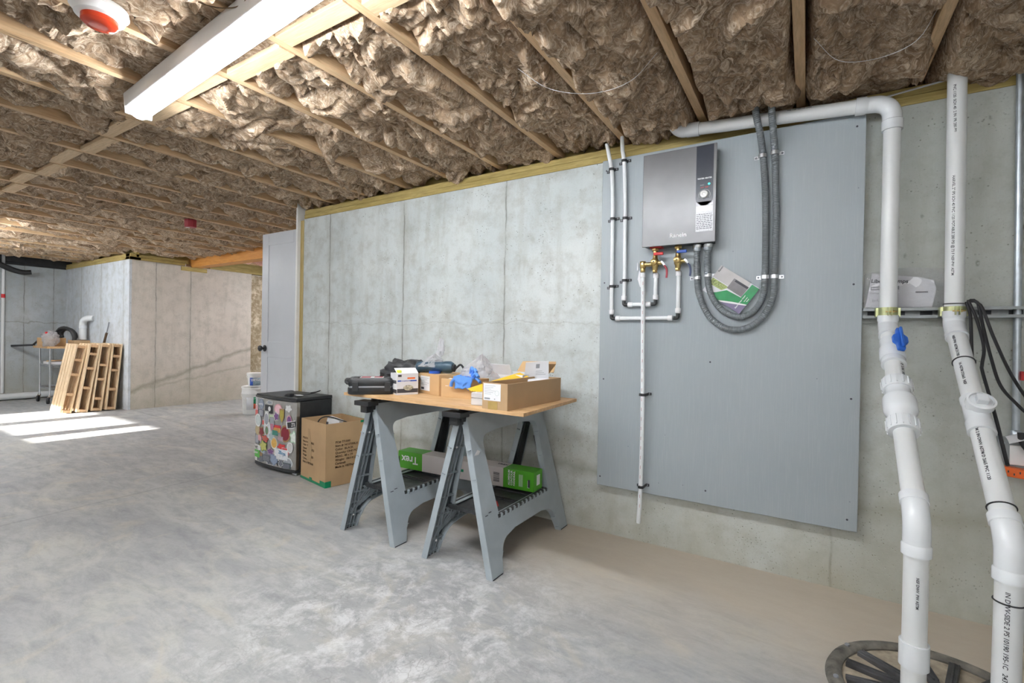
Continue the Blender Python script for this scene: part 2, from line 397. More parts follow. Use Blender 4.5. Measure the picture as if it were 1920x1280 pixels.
M['pvc'] = pm('white_pvc', (0.72, 0.735, 0.74), 0.28, 0, 0.03, 5)
M['pvc_fit'] = pm('white_pvc_fitting', (0.74, 0.765, 0.79), 0.22, 0, 0.02, 5)
M['pex'] = pm('white_pex', (0.76, 0.78, 0.80), 0.35, 0, 0.05, 20)
M['pex_c'] = pm('pex_collar', (0.80, 0.80, 0.82), 0.3, 0, 0.03, 20)
M['ink'] = pm('black_ink', (0.05, 0.05, 0.06), 0.6, 0, 0.1)
M['ink_grey'] = pm('grey_ink', (0.25, 0.26, 0.28), 0.6, 0, 0.1)
M['brown_ink'] = pm('brown_ink', (0.10, 0.06, 0.03), 0.7, 0, 0.1)
M['black'] = pm('black_plastic', (0.022, 0.023, 0.025), 0.42, 0, 0.3)
M['black_tray'] = pm('dusty_black_plastic', (0.045, 0.047, 0.05), 0.5, 0, 0.5, 30)
M['rubber'] = pm('black_rubber', (0.02, 0.02, 0.022), 0.7, 0, 0.2)
M['saw'] = pm('grey_blue_plastic', (0.34, 0.385, 0.415), 0.45, 0, 0.08, 8)
M['saw_in'] = pm('grey_blue_plastic_ribs', (0.27, 0.31, 0.335), 0.5, 0, 0.1, 8)
M['saw_shade'] = pm('rib_shade_grey', (0.07, 0.08, 0.09), 0.6, 0, 0.1)
M['steel'] = pm('brushed_steel', (0.52, 0.51, 0.49), 0.33, 1.0, 0.08, 30)
M['zinc'] = pm('zinc_metal', (0.70, 0.72, 0.74), 0.3, 1.0, 0.1, 30)
M['galv'] = pm('galvanised_metal', (0.50, 0.55, 0.60), 0.38, 0.8, 0.15, 20)
M['rail'] = pm('galvanised_channel', (0.26, 0.275, 0.28), 0.45, 0.6, 0.15, 20)
M['chrome'] = pm('chrome', (0.72, 0.74, 0.78), 0.18, 1.0, 0.05)
M['brass'] = pm('brass', (0.62, 0.47, 0.20), 0.28, 1.0, 0.12, 40)
M['olive'] = pm('yellow_zinc', (0.52, 0.55, 0.30), 0.35, 0.8, 0.15, 40)
M['red'] = pm('red_plastic', (0.60, 0.02, 0.025), 0.4)
M['darkred'] = pm('dark_red_grip', (0.38, 0.05, 0.07), 0.45)
M['blue'] = pm('blue_plastic', (0.02, 0.085, 0.42), 0.35)
M['valveblue'] = pm('valve_blue', (0.03, 0.15, 0.62), 0.35)
M['navy'] = pm('navy_grip', (0.06, 0.08, 0.16), 0.45)
M['flex'] = pm('grey_flex_conduit', (0.20, 0.22, 0.235), 0.34, 0.25, 0.08)
def heater_mat():
    t = NT('heater_front'); t.set(Roughness=0.34, Metallic=0.35)
    f = t.noise(3, 3); g = t.noise(30, 2, 0.5, t.mapped((1, 1, 8)))
    c = t.mix(t.ramp(f, [(0.35, 0.0), (0.65, 1.0)]), (0.145, 0.143, 0.148), (0.20, 0.198, 0.202))
    t.base(c); return t.m
M['heater'] = heater_mat()
M['heater_dark'] = pm('heater_side', (0.10, 0.105, 0.11), 0.35, 0.3)
M['panel'] = pm('control_panel', (0.035, 0.04, 0.055), 0.25)
M['white'] = pm('white_plastic', (0.80, 0.80, 0.79), 0.35, 0, 0.03)
M['paper'] = pm('white_paper', (0.76, 0.76, 0.78), 0.6, 0, 0.04)
M['card'] = pm('cardboard', (0.44, 0.29, 0.155), 0.75, 0, 0.08, 6)
M['card2'] = pm('light_cardboard', (0.56, 0.36, 0.18), 0.75, 0, 0.07, 6)
M['card_in'] = pm('cardboard_inside', (0.38, 0.26, 0.14), 0.8, 0, 0.08, 6)
M['card_white'] = pm('white_card', (0.66, 0.67, 0.70), 0.6, 0, 0.04)
M['tape_green'] = pm('green_tape', (0.0, 0.21, 0.09), 0.4)
M['tape_clear'] = pm('packing_tape', (0.42, 0.29, 0.10), 0.25)
M['trex'] = pm('bright_green_card', (0.075, 0.36, 0.015), 0.45, 0, 0.06, 5)
M['trex_grey'] = pm('light_grey_card', (0.55, 0.51, 0.50), 0.5, 0, 0.04, 5)
M['door'] = pm('white_door_paint', (0.60, 0.62, 0.66), 0.35, 0, 0.03, 4)
M['lamp_body'] = pm('lamp_housing', (0.62, 0.64, 0.66), 0.3, 0.2, 0.03)
M['sump'] = pm('dusty_black_rim', (0.15, 0.14, 0.12), 0.75, 0, 0.6, 18, 0.4)
M['sump2'] = pm('dusty_black_ribs', (0.055, 0.055, 0.058), 0.55, 0, 0.7, 12, 0.2)
M['dirt'] = pm('sand_and_dust', (0.40, 0.34, 0.26), 0.9, 0, 0.3, 25, 0.4)
M['cloth'] = pm('black_nylon', (0.03, 0.031, 0.034), 0.5, 0, 0.4, 20, 0.2, 90)
M['glove'] = pm('blue_nitrile', (0.10, 0.28, 0.75), 0.45, 0, 0.15)
M['yellow'] = pm('yellow_sheet', (0.78, 0.50, 0.03), 0.5, 0, 0.1)
M['yellow2'] = pm('yellow_green_foam', (0.72, 0.78, 0.10), 0.6)
M['orange'] = pm('orange_plastic', (0.80, 0.14, 0.02), 0.4)
M['steelblue'] = pm('dark_blue_tool', (0.045, 0.085, 0.12), 0.35, 0.1, 0.2, 30)
M['hose'] = pm('black_hose', (0.025, 0.026, 0.028), 0.5)
M['pad'] = pm('pallet_dark_inside', (0.06, 0.05, 0.045), 0.9)
M['burgundy'] = pm('red_box_paint', (0.33, 0.02, 0.035), 0.5)
def clear_film(name, tint=(0.95, 0.95, 0.97), solid=0.3, gloss=0.35):
    t = NT(name); nt = t.t; nt.nodes.remove(t.b)
    tr = t.n('ShaderNodeBsdfTransparent'); tr.inputs[0].default_value = (*tint, 1)
    gl = t.n('ShaderNodeBsdfGlossy'); gl.inputs['Roughness'].default_value = 0.12
    df = t.n('ShaderNodeBsdfDiffuse'); df.inputs[0].default_value = (0.9, 0.9, 0.92, 1)
    tl = t.n('ShaderNodeBsdfTranslucent'); tl.inputs[0].default_value = (0.9, 0.9, 0.92, 1)
    bmp = t.n('ShaderNodeBump'); bmp.inputs['Strength'].default_value = 1.0; bmp.inputs['Distance'].default_value = 0.01
    t.l(t.noise(55, 4, 0.7, None, 1.0), bmp.inputs['Height'])
    for nn in (gl, df): t.l(bmp.outputs[0], nn.inputs['Normal'])
    m0 = t.n('ShaderNodeMixShader'); m0.inputs[0].default_value = 0.5; t.l(df.outputs[0], m0.inputs[1]); t.l(tl.outputs[0], m0.inputs[2])
    m1 = t.n('ShaderNodeMixShader'); m1.inputs[0].default_value = gloss; t.l(m0.outputs[0], m1.inputs[1]); t.l(gl.outputs[0], m1.inputs[2])
    m2 = t.n('ShaderNodeMixShader'); m2.inputs[0].default_value = solid; t.l(tr.outputs[0], m2.inputs[1]); t.l(m1.outputs[0], m2.inputs[2])
    t.l(m2.outputs[0], t.out.inputs[0]); return t.m
M['film'] = clear_film('clear_plastic_film', solid=0.62, gloss=0.22)
M['film3'] = clear_film('bunched_white_film', solid=0.85, gloss=0.15)
M['film2'] = clear_film('thin_clear_bag', solid=0.3, gloss=0.5)
def emis(name, col, st):
    t = NT(name); t.b.inputs['Emission Color'].default_value = (*col, 1); t.b.inputs['Emission Strength'].default_value = st
    t.b.inputs['Base Color'].default_value = (*col, 1); t.b.inputs['Roughness'].default_value = 0.4; return t.m
M['lens'] = emis('lit_lens', (0.93, 0.965, 1.0), LAMP)
M['led'] = emis('teal_led', (0.05, 0.85, 0.8), 1.2)
t = NT('detector_red'); t.set(Roughness=0.12); t.base((0.62, 0.05, 0.015)); t.b.inputs['Transmission Weight'].default_value = 0.15; M['strobe'] = t.m
t = NT('clear_box_plastic'); t.set(Roughness=0.15, Alpha=0.55); t.base((0.85, 0.87, 0.9)); M['clearbox'] = t.m

# ------------------------------------------------------------------ room shell
ZT = 2.16; ZJ = 2.262; ZC = 2.50
NX0, NX1 = -3.86, 2.2
struct('floor', B(-14.2, 2.4, -4.2, 7.4, -0.12, 0), M['floor'])
struct('wall_north', B(NX0, NX1, 2.65, 2.87, 0, ZT), M['wall_n'])
struct('wall_east', B(2.0, 2.2, -4.0, 2.65, 0, ZC), M['wall_plain'])
struct('wall_alcove', B(-10.8, -8.25, 2.9, 2.93, 0, ZT), M['wall_cold'])
struct('wall_passage', MB().box(-8.45, -8.25, 2.931, 4.66, 0, ZT), M['wall_warm'])
struct('wall_passage_end', B(-8.47, -8.27, 4.66, 7.2, 0, ZT-0.02), M['rough'])
struct('wall_west', B(-11.0, -10.8, -4.0, 3.1, 0, ZT), M['wall_w'])
struct('wall_passage_north', B(-8.47, NX0, 7.0, 7.2, 0, ZC), M['wall_plain'])
struct('wall_passage_east', B(NX0-0.02, NX0+0.2, 2.87, 7.0, 0, ZC), M['wall_plain'])
# back wall with three small high windows in its far part
wb = MB(); YB = -3.2
wins = [(-9.55, -8.65), (-8.45, -7.55), (-7.35, -6.95)]
wb.box(-11.0, 2.2, YB-0.2, YB, 0, 1.42); wb.box(-11.0, 2.2, YB-0.2, YB, 1.78, ZC)
xs = [-11.0]+[v for ab in wins for v in ab]+[2.2]
for a, b in zip(xs[::2], xs[1::2]): wb.box(a, b, YB-0.2, YB, 1.42, 1.78)
struct('wall_south', wb, M['wall_plain'])
for k, (a, b) in enumerate(wins):
    fr = MB(); fr.box(a, b, YB-0.12, YB-0.08, 1.42, 1.45); fr.box(a, b, YB-0.12, YB-0.08, 1.75, 1.78)
    fr.box(a, a+0.03, YB-0.12, YB-0.08, 1.45, 1.75); fr.box(b-0.03, b, YB-0.12, YB-0.08, 1.45, 1.75)
    fr.box((a+b)/2-0.008, (a+b)/2+0.008, YB-0.11, YB-0.095, 1.45, 1.75)
    struct('window_%d' % (k+1), fr, M['white'])
struct('ceiling', B(-14.2, 2.4, -4.2, 7.4, ZC, ZC+0.03), M['subfloor'])

# sill plates on top of the concrete
p = MB(); p.box(NX0, NX1, 2.65, 2.79, ZT+0.002, ZT+0.040); p.box(NX0, NX1, 2.655, 2.795, ZT+0.042, ZT+0.08); p.box(NX0, NX1, 2.74, 2.78, ZT+0.08, ZC)
struct('trim_1', p, M['treated_x'], None, 0.003)
p = MB(); p.box(-10.8, -8.25, 2.9, 3.04, ZT+0.002, ZT+0.04); p.box(-10.8, -8.25, 2.905, 3.045, ZT+0.042, ZT+0.085); p.box(-10.85, -8.25, 2.98, 3.02, ZT+.04, ZC)
struct('trim_2', p, M['treated_x'], None, 0.003)
p = MB(); p.box(-8.39, -8.25, 2.9, 3.62, ZT+0.002, ZT+0.04); p.box(-8.395, -8.255, 2.905, 3.66, ZT+0.042, ZT+0.085)
p.box(-8.39, -8.25, 3.98, 7.0, ZT+0.002, ZT+0.04); p.box(-8.36, -8.32, 3.0, 7.0, ZT+0.04, ZC)
struct('trim_3', p, M['treated_y'], None, 0.003)
p = MB(); p.box(-10.94, -10.8, -3.2, 3.1, ZT+0.002, ZT+0.04); p.box(-10.94, -10.8, -3.2, 3.1, ZT+0.042, ZC)
struct('trim_4', p, M['black'], None, 0.003)
# door jamb stud at the end of the long wall
struct('trim_5', B(NX0-0.045, NX0, 2.645, 2.87, 0, ZT-0.01), M['treated_z'], None, 0.002)
struct('trim_6', B(NX0-0.068, NX0-0.045, 2.615, 2.70, 0, ZT+0.16), M['white'], None, 0.002)
# thin cable stapled along the top plate
c_ = MB().tube([(0.2, 2.645, 2.205), (0.5, 2.64, 2.235), (0.85, 2.64, 2.262), (1.3, 2.64, 2.25)], 0.004, 6)
tag(c_.build('cable', M['card_white']), 'thin pale cable running along the top plate above the wall, behind the pipes', 'cable')

# ------------------------------------------------------------------ joists, blocking, insulation
SP = 0.432; X0 = 0.385
def jx(k): return X0-SP*k
near_lab = {-4: None}
JL = {0: 'bare wooden joist at the top right, slanting left of the outer white riser',
      1: 'bare wooden ceiling joist pointing straight away above the horizontal white pipe',
      2: 'bare wooden ceiling joist ending above the left elbow of the horizontal white pipe',
      3: 'orange-stained joist ending above the two thin white water lines',
      4: 'ceiling joist from the right part of the lamp towards the grey board',
      5: 'ceiling joist crossing behind the middle of the long lit lamp',
      6: 'ceiling joist crossing behind the left half of the long lit lamp',
      7: 'ceiling joist meeting the far end of the long lit lamp',
      8: 'first ceiling joist beyond the far end of the long lit lamp'}
def FJ(k):
    return ('wooden joist in the first group past the far end of the lit lamp' if k < 11 else 'wooden joist just before the red ceiling box' if k < 13 else
            'wooden joist between the red ceiling box and the orange beam' if k < 17 else 'thin joist edge over the pale far corner wall' if k < 21 else 'thin joist edge above the wire cart and pallets')
ks = range(-3, 26)
for k in ks:
    x = jx(k)
    y1 = 2.735 if x > NX0 else (2.97 if x < -8.25 else 3.70)
    if x < -8.25 and x > -8.42: continue
    o = B(x-0.019, x+0.019, -3.2, y1, ZJ, ZC-0.002).build('ceiling_joist', M['joist'], None, 0.002)
    tag(o, JL.get(k, 'ceiling joist overhead to the right of the outer white riser' if k < 0 else FJ(k)), 'joist', 'exposed ceiling joists')
# joists past the beam over the passage
for k in range(10, 20):
    x = jx(k)
    o = B(x-0.019, x+0.019, 3.86, 7.0, ZJ, ZC-0.002).build('ceiling_joist', M['joist'])
    tag(o, 'floor joist over the passage beyond the orange beam', 'joist', 'joists over the passage')
bm_ = thing('ceiling_beam', 'orange laminated ceiling beam over the passage resting in a notch of the warm concrete wall', 'beam', (-8.3, 3.78, 2.14))
B(-8.42, NX0+0.18, 3.70, 3.86, 2.15, ZC-0.002).build('beam_timber', M['beam'], bm_, 0.003)
B(-8.42, -8.235, 3.56, 3.93, 2.085, 2.148).build('support_block', M['treated_y'], bm_, 0.003)
# blocking between joists
bl_spots = []
for k in range(-1, 20):
    xa, xb = jx(k+1)+0.0195, jx(k)-0.0195
    yc = 1.125+(0.022 if k % 2 else -0.022)
    if xb < -8.3: break
    o = B(xa, xb, yc-0.019, yc+0.019, ZJ+0.002, ZC-0.004)
    o.box(xa+0.002, xb-0.002, yc-0.036, yc+0.036, ZJ-0.004, ZJ+0.02)
    o = o.build('blocking_board', M['joist_x'], None, 0.002)
    tag(o, 'pale wooden blocking board beside the lit lamp, '+('upper right stretch', 'middle stretch', 'lower middle stretch', 'far end')[k-4] if 3 < k < 8 else
        ('pale wooden blocking board between far joists, in the line leading left from the lamp' if k >= 8 else 'wooden blocking board between the joists nearest the heater'), 'blocking',
        'blocking behind the lamp' if 3 < k < 8 else ('far line of blocking' if k >= 8 else 'near blocking'))

def batt(xa, xb, ya, yb, res, seed, amp=1.0, lowz=0.0, lowf=0.072):
    nu = max(8, int((xb-xa)/res)); nv = max(10, int((yb-ya)/res)); W = xb-xa
    so = Vector((seed*3.71, seed*1.37, seed*0.77))
    mb = MB()
    def fn(u, v):
        x = xa+u*W; y = ya+v*(yb-ya)
        p = Vector((x, y, 0))+so
        wv = Vector((noise.noise(p*2.4), noise.noise(p*2.4+Vector((5, 1, 9))), 0))
        q = p+wv*0.16
        r = Vector((q.x+0.5*q.y, (q.y-0.5*q.x)*0.8, 0))
        w2 = Vector((noise.noise(p*8), noise.noise(p*8+Vector((8, 1, 3))), 0))*0.06
        h = (1-abs(noise.noise(r*4.5)))**2*0.080+(1-abs(noise.noise((r+w2)*10+Vector((2, 7, 1)))))**2*0.050+(1-abs(noise.noise((r+w2)*23)))**2*0.020+(1-abs(noise.noise(Vector((r.x*30, r.y*70, 1)))))**2*0.009
        h = 0.15-h*1.0
        e = min(u, 1-u)*W
        ef = min(1.0, e/(0.030+0.024*noise.noise(p*4)+0.010)); ef = ef*ef*(3-2*ef)
        sag = 0.5+0.5*noise.noise(p*1.7+Vector((9, 2, 4)))
        z = 2.372-ef*(lowf+0.045*sag+(h-0.05)*0.95*amp)-lowz*ef
        ov = (1.0 if u > 0.5 else -1.0)*max(0.0, 1-e/0.09)*max(0.0, noise.noise(p*3.3+Vector((1, 8, 2)))+0.02)*0.09
        if e < res*0.6: ov = 0
        dx = noise.noise(q*10)*0.006+ov; dy = noise.noise(q*10+Vector((4, 4, 0)))*0.008
        if 0 < e < 0.09 and ov != 0: z -= abs(ov)*1.1
        if 1.085 < y < 1.172: z = max(z, 2.290)
        if 0.84 < y < 1.12 and -2.86 < x < -0.3: z = max(z, 2.272)
        if y > 2.47 and -0.66 < x < 0.34: z = max(z, 2.243 if y > 2.51 else 2.243-(2.51-y)*1.5)
        if (x+2.135)**2+(y-0.655)**2 < 0.0145: z = max(z, 2.264)
        if u in (0, 1): dx = 0; z = 2.42
        return (x+dx, y+dy, z)
    return mb.grid(nu, nv, fn)
for k in range(-3, 25):
    xb, xa = jx(k)-0.019, jx(k+1)+0.019
    xm = (xa+xb)/2
    yend = 2.70 if xm > NX0 else (2.92 if xm < -8.3 else 3.69)
    res = 0.0085 if k <= 5 else (0.012 if k <= 9 else (0.018 if k < 14 else 0.028))
    y0n = max(-1.0, 0.17*abs(xm)-0.45) if k > 2 else 0.2
    if k <= 1: y0n = 1.0
    lo = 0.045 if k <= 2 else 0.0
    for part, (ya, yb) in enumerate(((y0n, 1.122), (1.126, yend))):
        if yb-ya < 0.15: continue
        o = batt(xa, xb, ya, yb, res, k*2+part+11, 1.0, lo, 0.088 if k < 6 else 0.070).build('insulation_batt', M['insul'], None, fix=False)
        o.data.flip_normals()
        if k <= 8:
            lab = {-3: 'brown insulation overhead at the far right end of the wall', -2: 'brown insulation overhead at the far right end of the wall',
                   -1: 'dark brown insulation hanging around the top of the outer white riser', 0: 'brown insulation in the joist bay above the white pipe elbow',
                   1: 'brown insulation bulging over the two grey conduits', 2: 'brown insulation bay directly above the water heater',
                   3: 'brown insulation bay above the thin white water lines', 4: 'brown insulation bay just left of the water lines',
                   5: 'brown insulation bay reaching the wall above the sawhorse table', 6: 'brown insulation bay in line with the middle of the lit lamp',
                   7: 'brown insulation bay beside the far part of the lit lamp', 8: 'brown insulation bay at the far end of the lit lamp'}[k]
            lab += ', near half' if part == 0 else ', wall half'
            tag(o, lab, 'insulation', 'insulation batts between the joists')
        else:
            tag(o, FJ(k).replace('wooden joist', 'insulation bay').replace('thin joist edge', 'thin strip of insulation'), 'insulation', 'far insulation batts')
# insulation far behind the camera, filling the rest of the ceiling
for k in range(-3, 25):
    xb, xa = jx(k)-0.019, jx(k+1)+0.019; xm = (xa+xb)/2
    y1 = 1.0 if k <= 1 else (0.2 if k <= 2 else max(-1.0, 0.17*abs(xm)-0.45))
    mb = MB(); mb.grid(6, 14, lambda u, v, xa=xa, xb=xb, y1=y1: (xa+u*(xb-xa), -3.2+v*(y1+3.2), 2.36-0.07*math.sin(u*math.pi)*(1+noise.noise(Vector((u*3, v*9, k))))))
    tag(mb.build('insulation_batt', M['insul'], None, fix=False), 'brown insulation between the joists behind the viewer', 'insulation', 'insulation behind the viewer')
# insulation past the beam
for k in range(10, 19):
    xb, xa = jx(k)-0.019, jx(k+1)+0.019
    o = batt(xa, xb, 3.88, 6.9, 0.03, k+70, 1.0, 0.0).build('insulation_batt', M['pink'], None, fix=False)
    tag(o, 'pink insulation over the passage past the orange beam', 'insulation', 'pink insulation over the passage')

# ------------------------------------------------------------------ strip lamps
def strip_lamp(loc, rot, label, L=2.44, group=None):
    T = thing('strip_lamp', label, 'lamp', loc, rot, group)
    h = MB(); h.prism([(-0.062, 0.0), (0.062, 0.0), (0.054, -0.062), (-0.054, -0.062)], 0, L, 'yz'); h.build('housing', M['lamp_body'], T, 0.004, local=True)
    pr = [(-0.040, -0.0625), (-0.040, -0.078)]+[(-0.040+0.08*i/8, -0.078-0.026*math.sin(math.pi*i/8)**0.6) for i in range(1, 8)]+[(0.040, -0.078), (0.040, -0.0625)]
    MB().prism(pr, 0.012, L-0.012, 'yz', True).build('lens', M['lens'], T, local=True)
    for e in (0.0, L):
        MB().prism([(-0.060, 0.0), (0.060, 0.0), (0.054, -0.09), (-0.054, -0.09)], e-0.006, e+0.006, 'yz').build('end_cap', M['white'], T, 0.002, local=True)
    return T
strip_lamp((-2.79, 1.01, ZJ-0.003), -0.062, 'long white lit strip lamp screwed to the joists in the upper left')
strip_lamp((-9.4, 1.30, ZJ-0.003), -0.0, 'second lit strip lamp far down the ceiling at the left edge')
for q, (lx, ly) in enumerate(((-0.9, -1.9), (-7.4, -1.0))):  # extra fixtures out of view, added to brighten the room
    strip_lamp((lx, ly, ZJ-0.003), 0.0, 'added strip lamp for fill light, unseen on the joists behind the viewer', group='added fill lamps behind the viewer')
strip_lamp((-7.6, 5.3, ZJ-0.003), 0.0, 'added strip lamp over the passage, unseen behind the white door')  # unseen lamp added to lighten the passage

# ------------------------------------------------------------------ heat detector, red ceiling box, cables
T = thing('smoke_alarm', 'round white ceiling alarm with a red dome, top left corner of the view', 'alarm', (-2.135, 0.655, ZJ))
MB().lathe([(0.030, 0.0), (0.080, -0.002), (0.083, -0.018), (0.074, -0.024), (0.070, -0.040), (0.062, -0.044)], T.location, (0, 0, 1), 40).build('base', M['white'], T)
MB().lathe([(0.052, -0.040), (0.052, -0.060), (0.043, -0.068), (0.02, -0.0685)], T.location, (0, 0, 1), 36).build('dome', M['strobe'], T)
T = thing('junction_box', 'small dark red electrical box mounted on the far ceiling joists', 'electrical box', (-5.31, 2.37, 2.19))
MB().lathe([(0.055, 0.07), (0.055, 0.0), (0.05, -0.005)], T.location, (0, 0, 1), 8).build('box_body', M['burgundy'], T, 0.002)
MB().cyl((-5.34, 2.36, 2.183), (-5.34, 2.36, 2.20), 0.018).build('round_knob', M['white'], T)
c_ = MB().tube(cr([(-1.85, 0.78, 2.28), (-1.76, 0.86, 2.25), (-1.62, 0.88, 2.235), (-1.52, 0.80, 2.27), (-1.5, 0.7, 2.30)], 0.02), 0.0022, 5)
tag(c_.build('loose_wire', M['brown_ink']), 'thin dark wire looping below the insulation near the ceiling alarm', 'wire')
c_ = MB().tube(cr([(-1.05, 1.70, 2.25), (-0.95, 1.80, 2.185), (-0.80, 1.90, 2.172), (-0.64, 1.92, 2.19), (-0.52, 1.88, 2.25)], 0.02), 0.0011, 5)
tag(c_.build('loose_wire', M['card_white']), 'thin pale support wire bowed under the insulation above the water lines', 'wire')
c_ = MB().tube(cr([(0.00, 2.08, 2.25), (0.08, 2.12, 2.165), (0.2, 2.14, 2.150), (0.3, 2.12, 2.17), (0.35, 2.1, 2.25)], 0.02), 0.0009, 5)
tag(c_.build('loose_wire', M['card_white']), 'thin support wire under the insulation at the top right', 'wire')

# ------------------------------------------------------------------ grey board
YF = 2.600
T = thing('backing_board', 'large grey painted plywood board screwed to the concrete wall behind the water heater', 'board', (-0.4, 2.61, 0.29))
bd = MB(); bd.box(-1.019, 0.203, YF, YF+0.018, 0.290, 2.150); bd.build('plywood_sheet', M['board'], T, 0.0025)
fr = MB(); 
for x in (-1.0, -0.42, 0.16): fr.box(x, x+0.038, YF+0.019, 2.648, 0.32, 2.13)
fr.build('furring_strip', M['treated_z'], T)
for x, z in ((-0.995, 2.09), (0.17, 2.09), (-0.995, 1.45), (-1.0, 0.34), (0.165, 0.34), (0.17, 1.39), (0.17, 0.88), (-0.43, 0.36), (-0.60, 2.12), (-0.42, 1.02), (-0.99, 0.9)):
    MB().lathe([(0.0045, 0), (0.0045, 0.0012), (0.002, 0.0014)], (x, YF+0.0002, z), (0, -1, 0), 10).build('screw', M['ink'], T)
FB = YF-0.0015      # front plane for things fixed to the board

# ------------------------------------------------------------------ tankless heater
HX0, HX1, HZ0, HZ1, HY = -0.757, -0.394, 1.617, 2.103, 2.516
T = thing('water_heater', 'grey tankless electric water heater with a dial, mounted on the grey board', 'water heater', (-0.575, HY, HZ0))
MB().prism([(HX0+0.012, FB), (HX1-0.012, FB), (HX1-0.004, HY+0.003), (HX0+0.004, HY+0.003)], HZ0+0.004, HZ1-0.004, 'xy').build('casing', M['heater_dark'], T, 0.002)
COVER = B(HX0, HX1, HY-0.002, HY+0.006, HZ0, HZ1).build('front_cover', M['heater'], T, 0.0025)
px0, px1, pc = -0.489, -0.408, -0.4485
pts = [(px0, HZ1-0.004), (px1, HZ1-0.004)]+[(pc+(px1-pc)*math.cos(a), 1.880-0.040+(0.0405)*-math.sin(a)) for a in [math.pi*i/14 for i in range(15)]]
MB().prism(pts[::-1], HY-0.0035, HY-0.002, 'xz').build('control_panel', M['panel'], T); CP = COVER; HT = T; CPN = bpy.data.objects['control_panel']
MB().lathe([(0.0215, 0), (0.0215, 0.001)], (pc, HY-0.0036, 1.853), (0, -1, 0), 32).build('dial_ring', M['ink_grey'], CPN)
MB().lathe([(0.0185, 0), (0.0185, 0.009), (0.016, 0.012), (0.0075, 0.0125), (0.006, 0.010), (0.001, 0.010)], (pc-0.001, HY-0.004, 1.855), (0, -1, 0), 32).build('dial', M['white'], CPN)
def arc_marks(cx, cz, r, a0, a1, n, y, w_=0.0018, h_=0.004):
    m = MB()
    for i in range(n):
        a = a0+(a1-a0)*i/(n-1); d = Vector((math.cos(a), 0, math.sin(a)))
        m.bar(Vector((cx, y, cz))+d*(r-h_/2), Vector((cx, y, cz))+d*(r+h_/2), w_, 0.0004, (0, 1, 0))
    return m
arc_marks(pc, 1.853, 0.0265, -0.5, math.pi+0.4, 22, HY-0.0037).build('dial_marks', M['paper'], CPN)
MB().lathe([(0.0052, 0), (0.004, 0.002)], (-0.4275, HY-0.0035, 1.905), (0, -1, 0), 14).build('indicator_light', M['led'], CPN)
text('WATER HEATER', 0.0092, M['paper'], (pc, HY-0.0037, 1.932), *WALLX, CPN, align='CENTER', bold=0.0004)
text('SMART', 0.006, M['ink_grey'], (pc-0.021, HY-0.0037, 1.900), *WALLX, CPN, bold=0.0002)
text('HOT  TEMP', 0.0072, M['red'], (pc, HY-0.0037, 1.888), *WALLX, CPN, align='CENTER', bold=0.0002)
B(-0.487, -0.407, HY-0.0035, HY-0.002, 1.672, 1.82).build('rating_label', pm('silver_label', (0.30, 0.30, 0.31), 0.35, 0.5, 0.35, 260), T)
B(-0.486, -0.408, HY-0.0039, HY-0.0034, 1.772, 1.800).build('white_band', M['white'], T)
lab = MB()
random.seed(3)
for r in range(9):
    x = -0.484
    while x < -0.412:
        ww = random.uniform(0.004, 0.014); lab.box(x, min(x+ww, -0.410), HY-0.0040, HY-0.0034, 1.755-r*0.0088, 1.755-r*0.0088+0.0034); x += ww+0.003
lab.build('small_print', M['ink'], T)
text('Ranein', 0.031, M['white'], (-0.6145, HY-0.0032, 1.655), *WALLX, T, bold=0.0001, sx=1.0)
B(-0.72, -0.66, 2.53, 2.585, HZ0-0.0035, HZ0+0.004).build('hot_inlet_plate', M['red'], T)

# ------------------------------------------------------------------ PEX water lines, valves
YP = 2.577
def collar(T, c, ax, r=0.0145, L=0.026): MB().lathe([(r*0.86, -L/2), (r, -L/2+0.003), (r, L/2-0.003), (r*0.86, L/2)], c, ax, 20).build('crimp_collar', M['pex_c'], T)
def elbow(T, a, c, b, r=0.0098): MB().tube(cr([a, Vector(a)*0.3+Vector(c)*0.7, Vector(c)*0.76+(Vector(a)+Vector(b))*0.12, Vector(b)*0.3+Vector(c)*0.7, b], 0.004), r, 14).build('elbow', M['black'], T)
def valve_black(*a): pass
T = thing('water_line', 'outer thin white water line making the larger U below the heater, left pair', 'water pipe', (-0.95, YP, 1.24))
pA = [(-0.988, 2.58, 2.235), (-0.972, YP, 2.16), (-0.956, YP, 2.08), (-0.948, YP, 1.95), (-0.945, YP, 1.80), (-0.943, YP, 1.43), (-0.941, YP, 1.27)]
MB().tube(cr(pA, 0.03), 0.0108, 14).build('tube', M['pex'], T)
MB().cyl((-0.915, YP, 1.245), (-0.608, YP, 1.245), 0.0108).build('tube', M['pex'], T)
MB().cyl((-0.579, YP, 1.272), (-0.579, YP, 1.48), 0.0108).build('tube', M['pex'], T)
elbow(T, (-0.941, YP, 1.265), (-0.941, YP, 1.245), (-0.92, YP, 1.245)); elbow(T, (-0.600, YP, 1.245), (-0.579, YP, 1.245), (-0.579, YP, 1.268))
collar(T, (-0.941, YP, 1.282), (0, 0, 1)); collar(T, (-0.903, YP, 1.245), (1, 0, 0)); collar(T, (-0.618, YP, 1.245), (1, 0, 0)); collar(T, (-0.579, YP, 1.284), (0, 0, 1)); collar(T, (-0.579, YP, 1.478), (0, 0, 1))
T = thing('water_line', 'inner thin white water line making the smaller U, second from the board edge', 'water pipe', (-0.87, YP, 1.32))
pB = [(-0.902, 2.585, 2.26), (-0.895, YP, 2.18), (-0.884, YP, 2.11), (-0.876, YP, 1.95), (-0.873, YP, 1.80), (-0.869, YP, 1.45), (-0.871, YP, 1.345)]
MB().tube(cr(pB, 0.03), 0.0108, 14).build('tube', M['pex'], T)
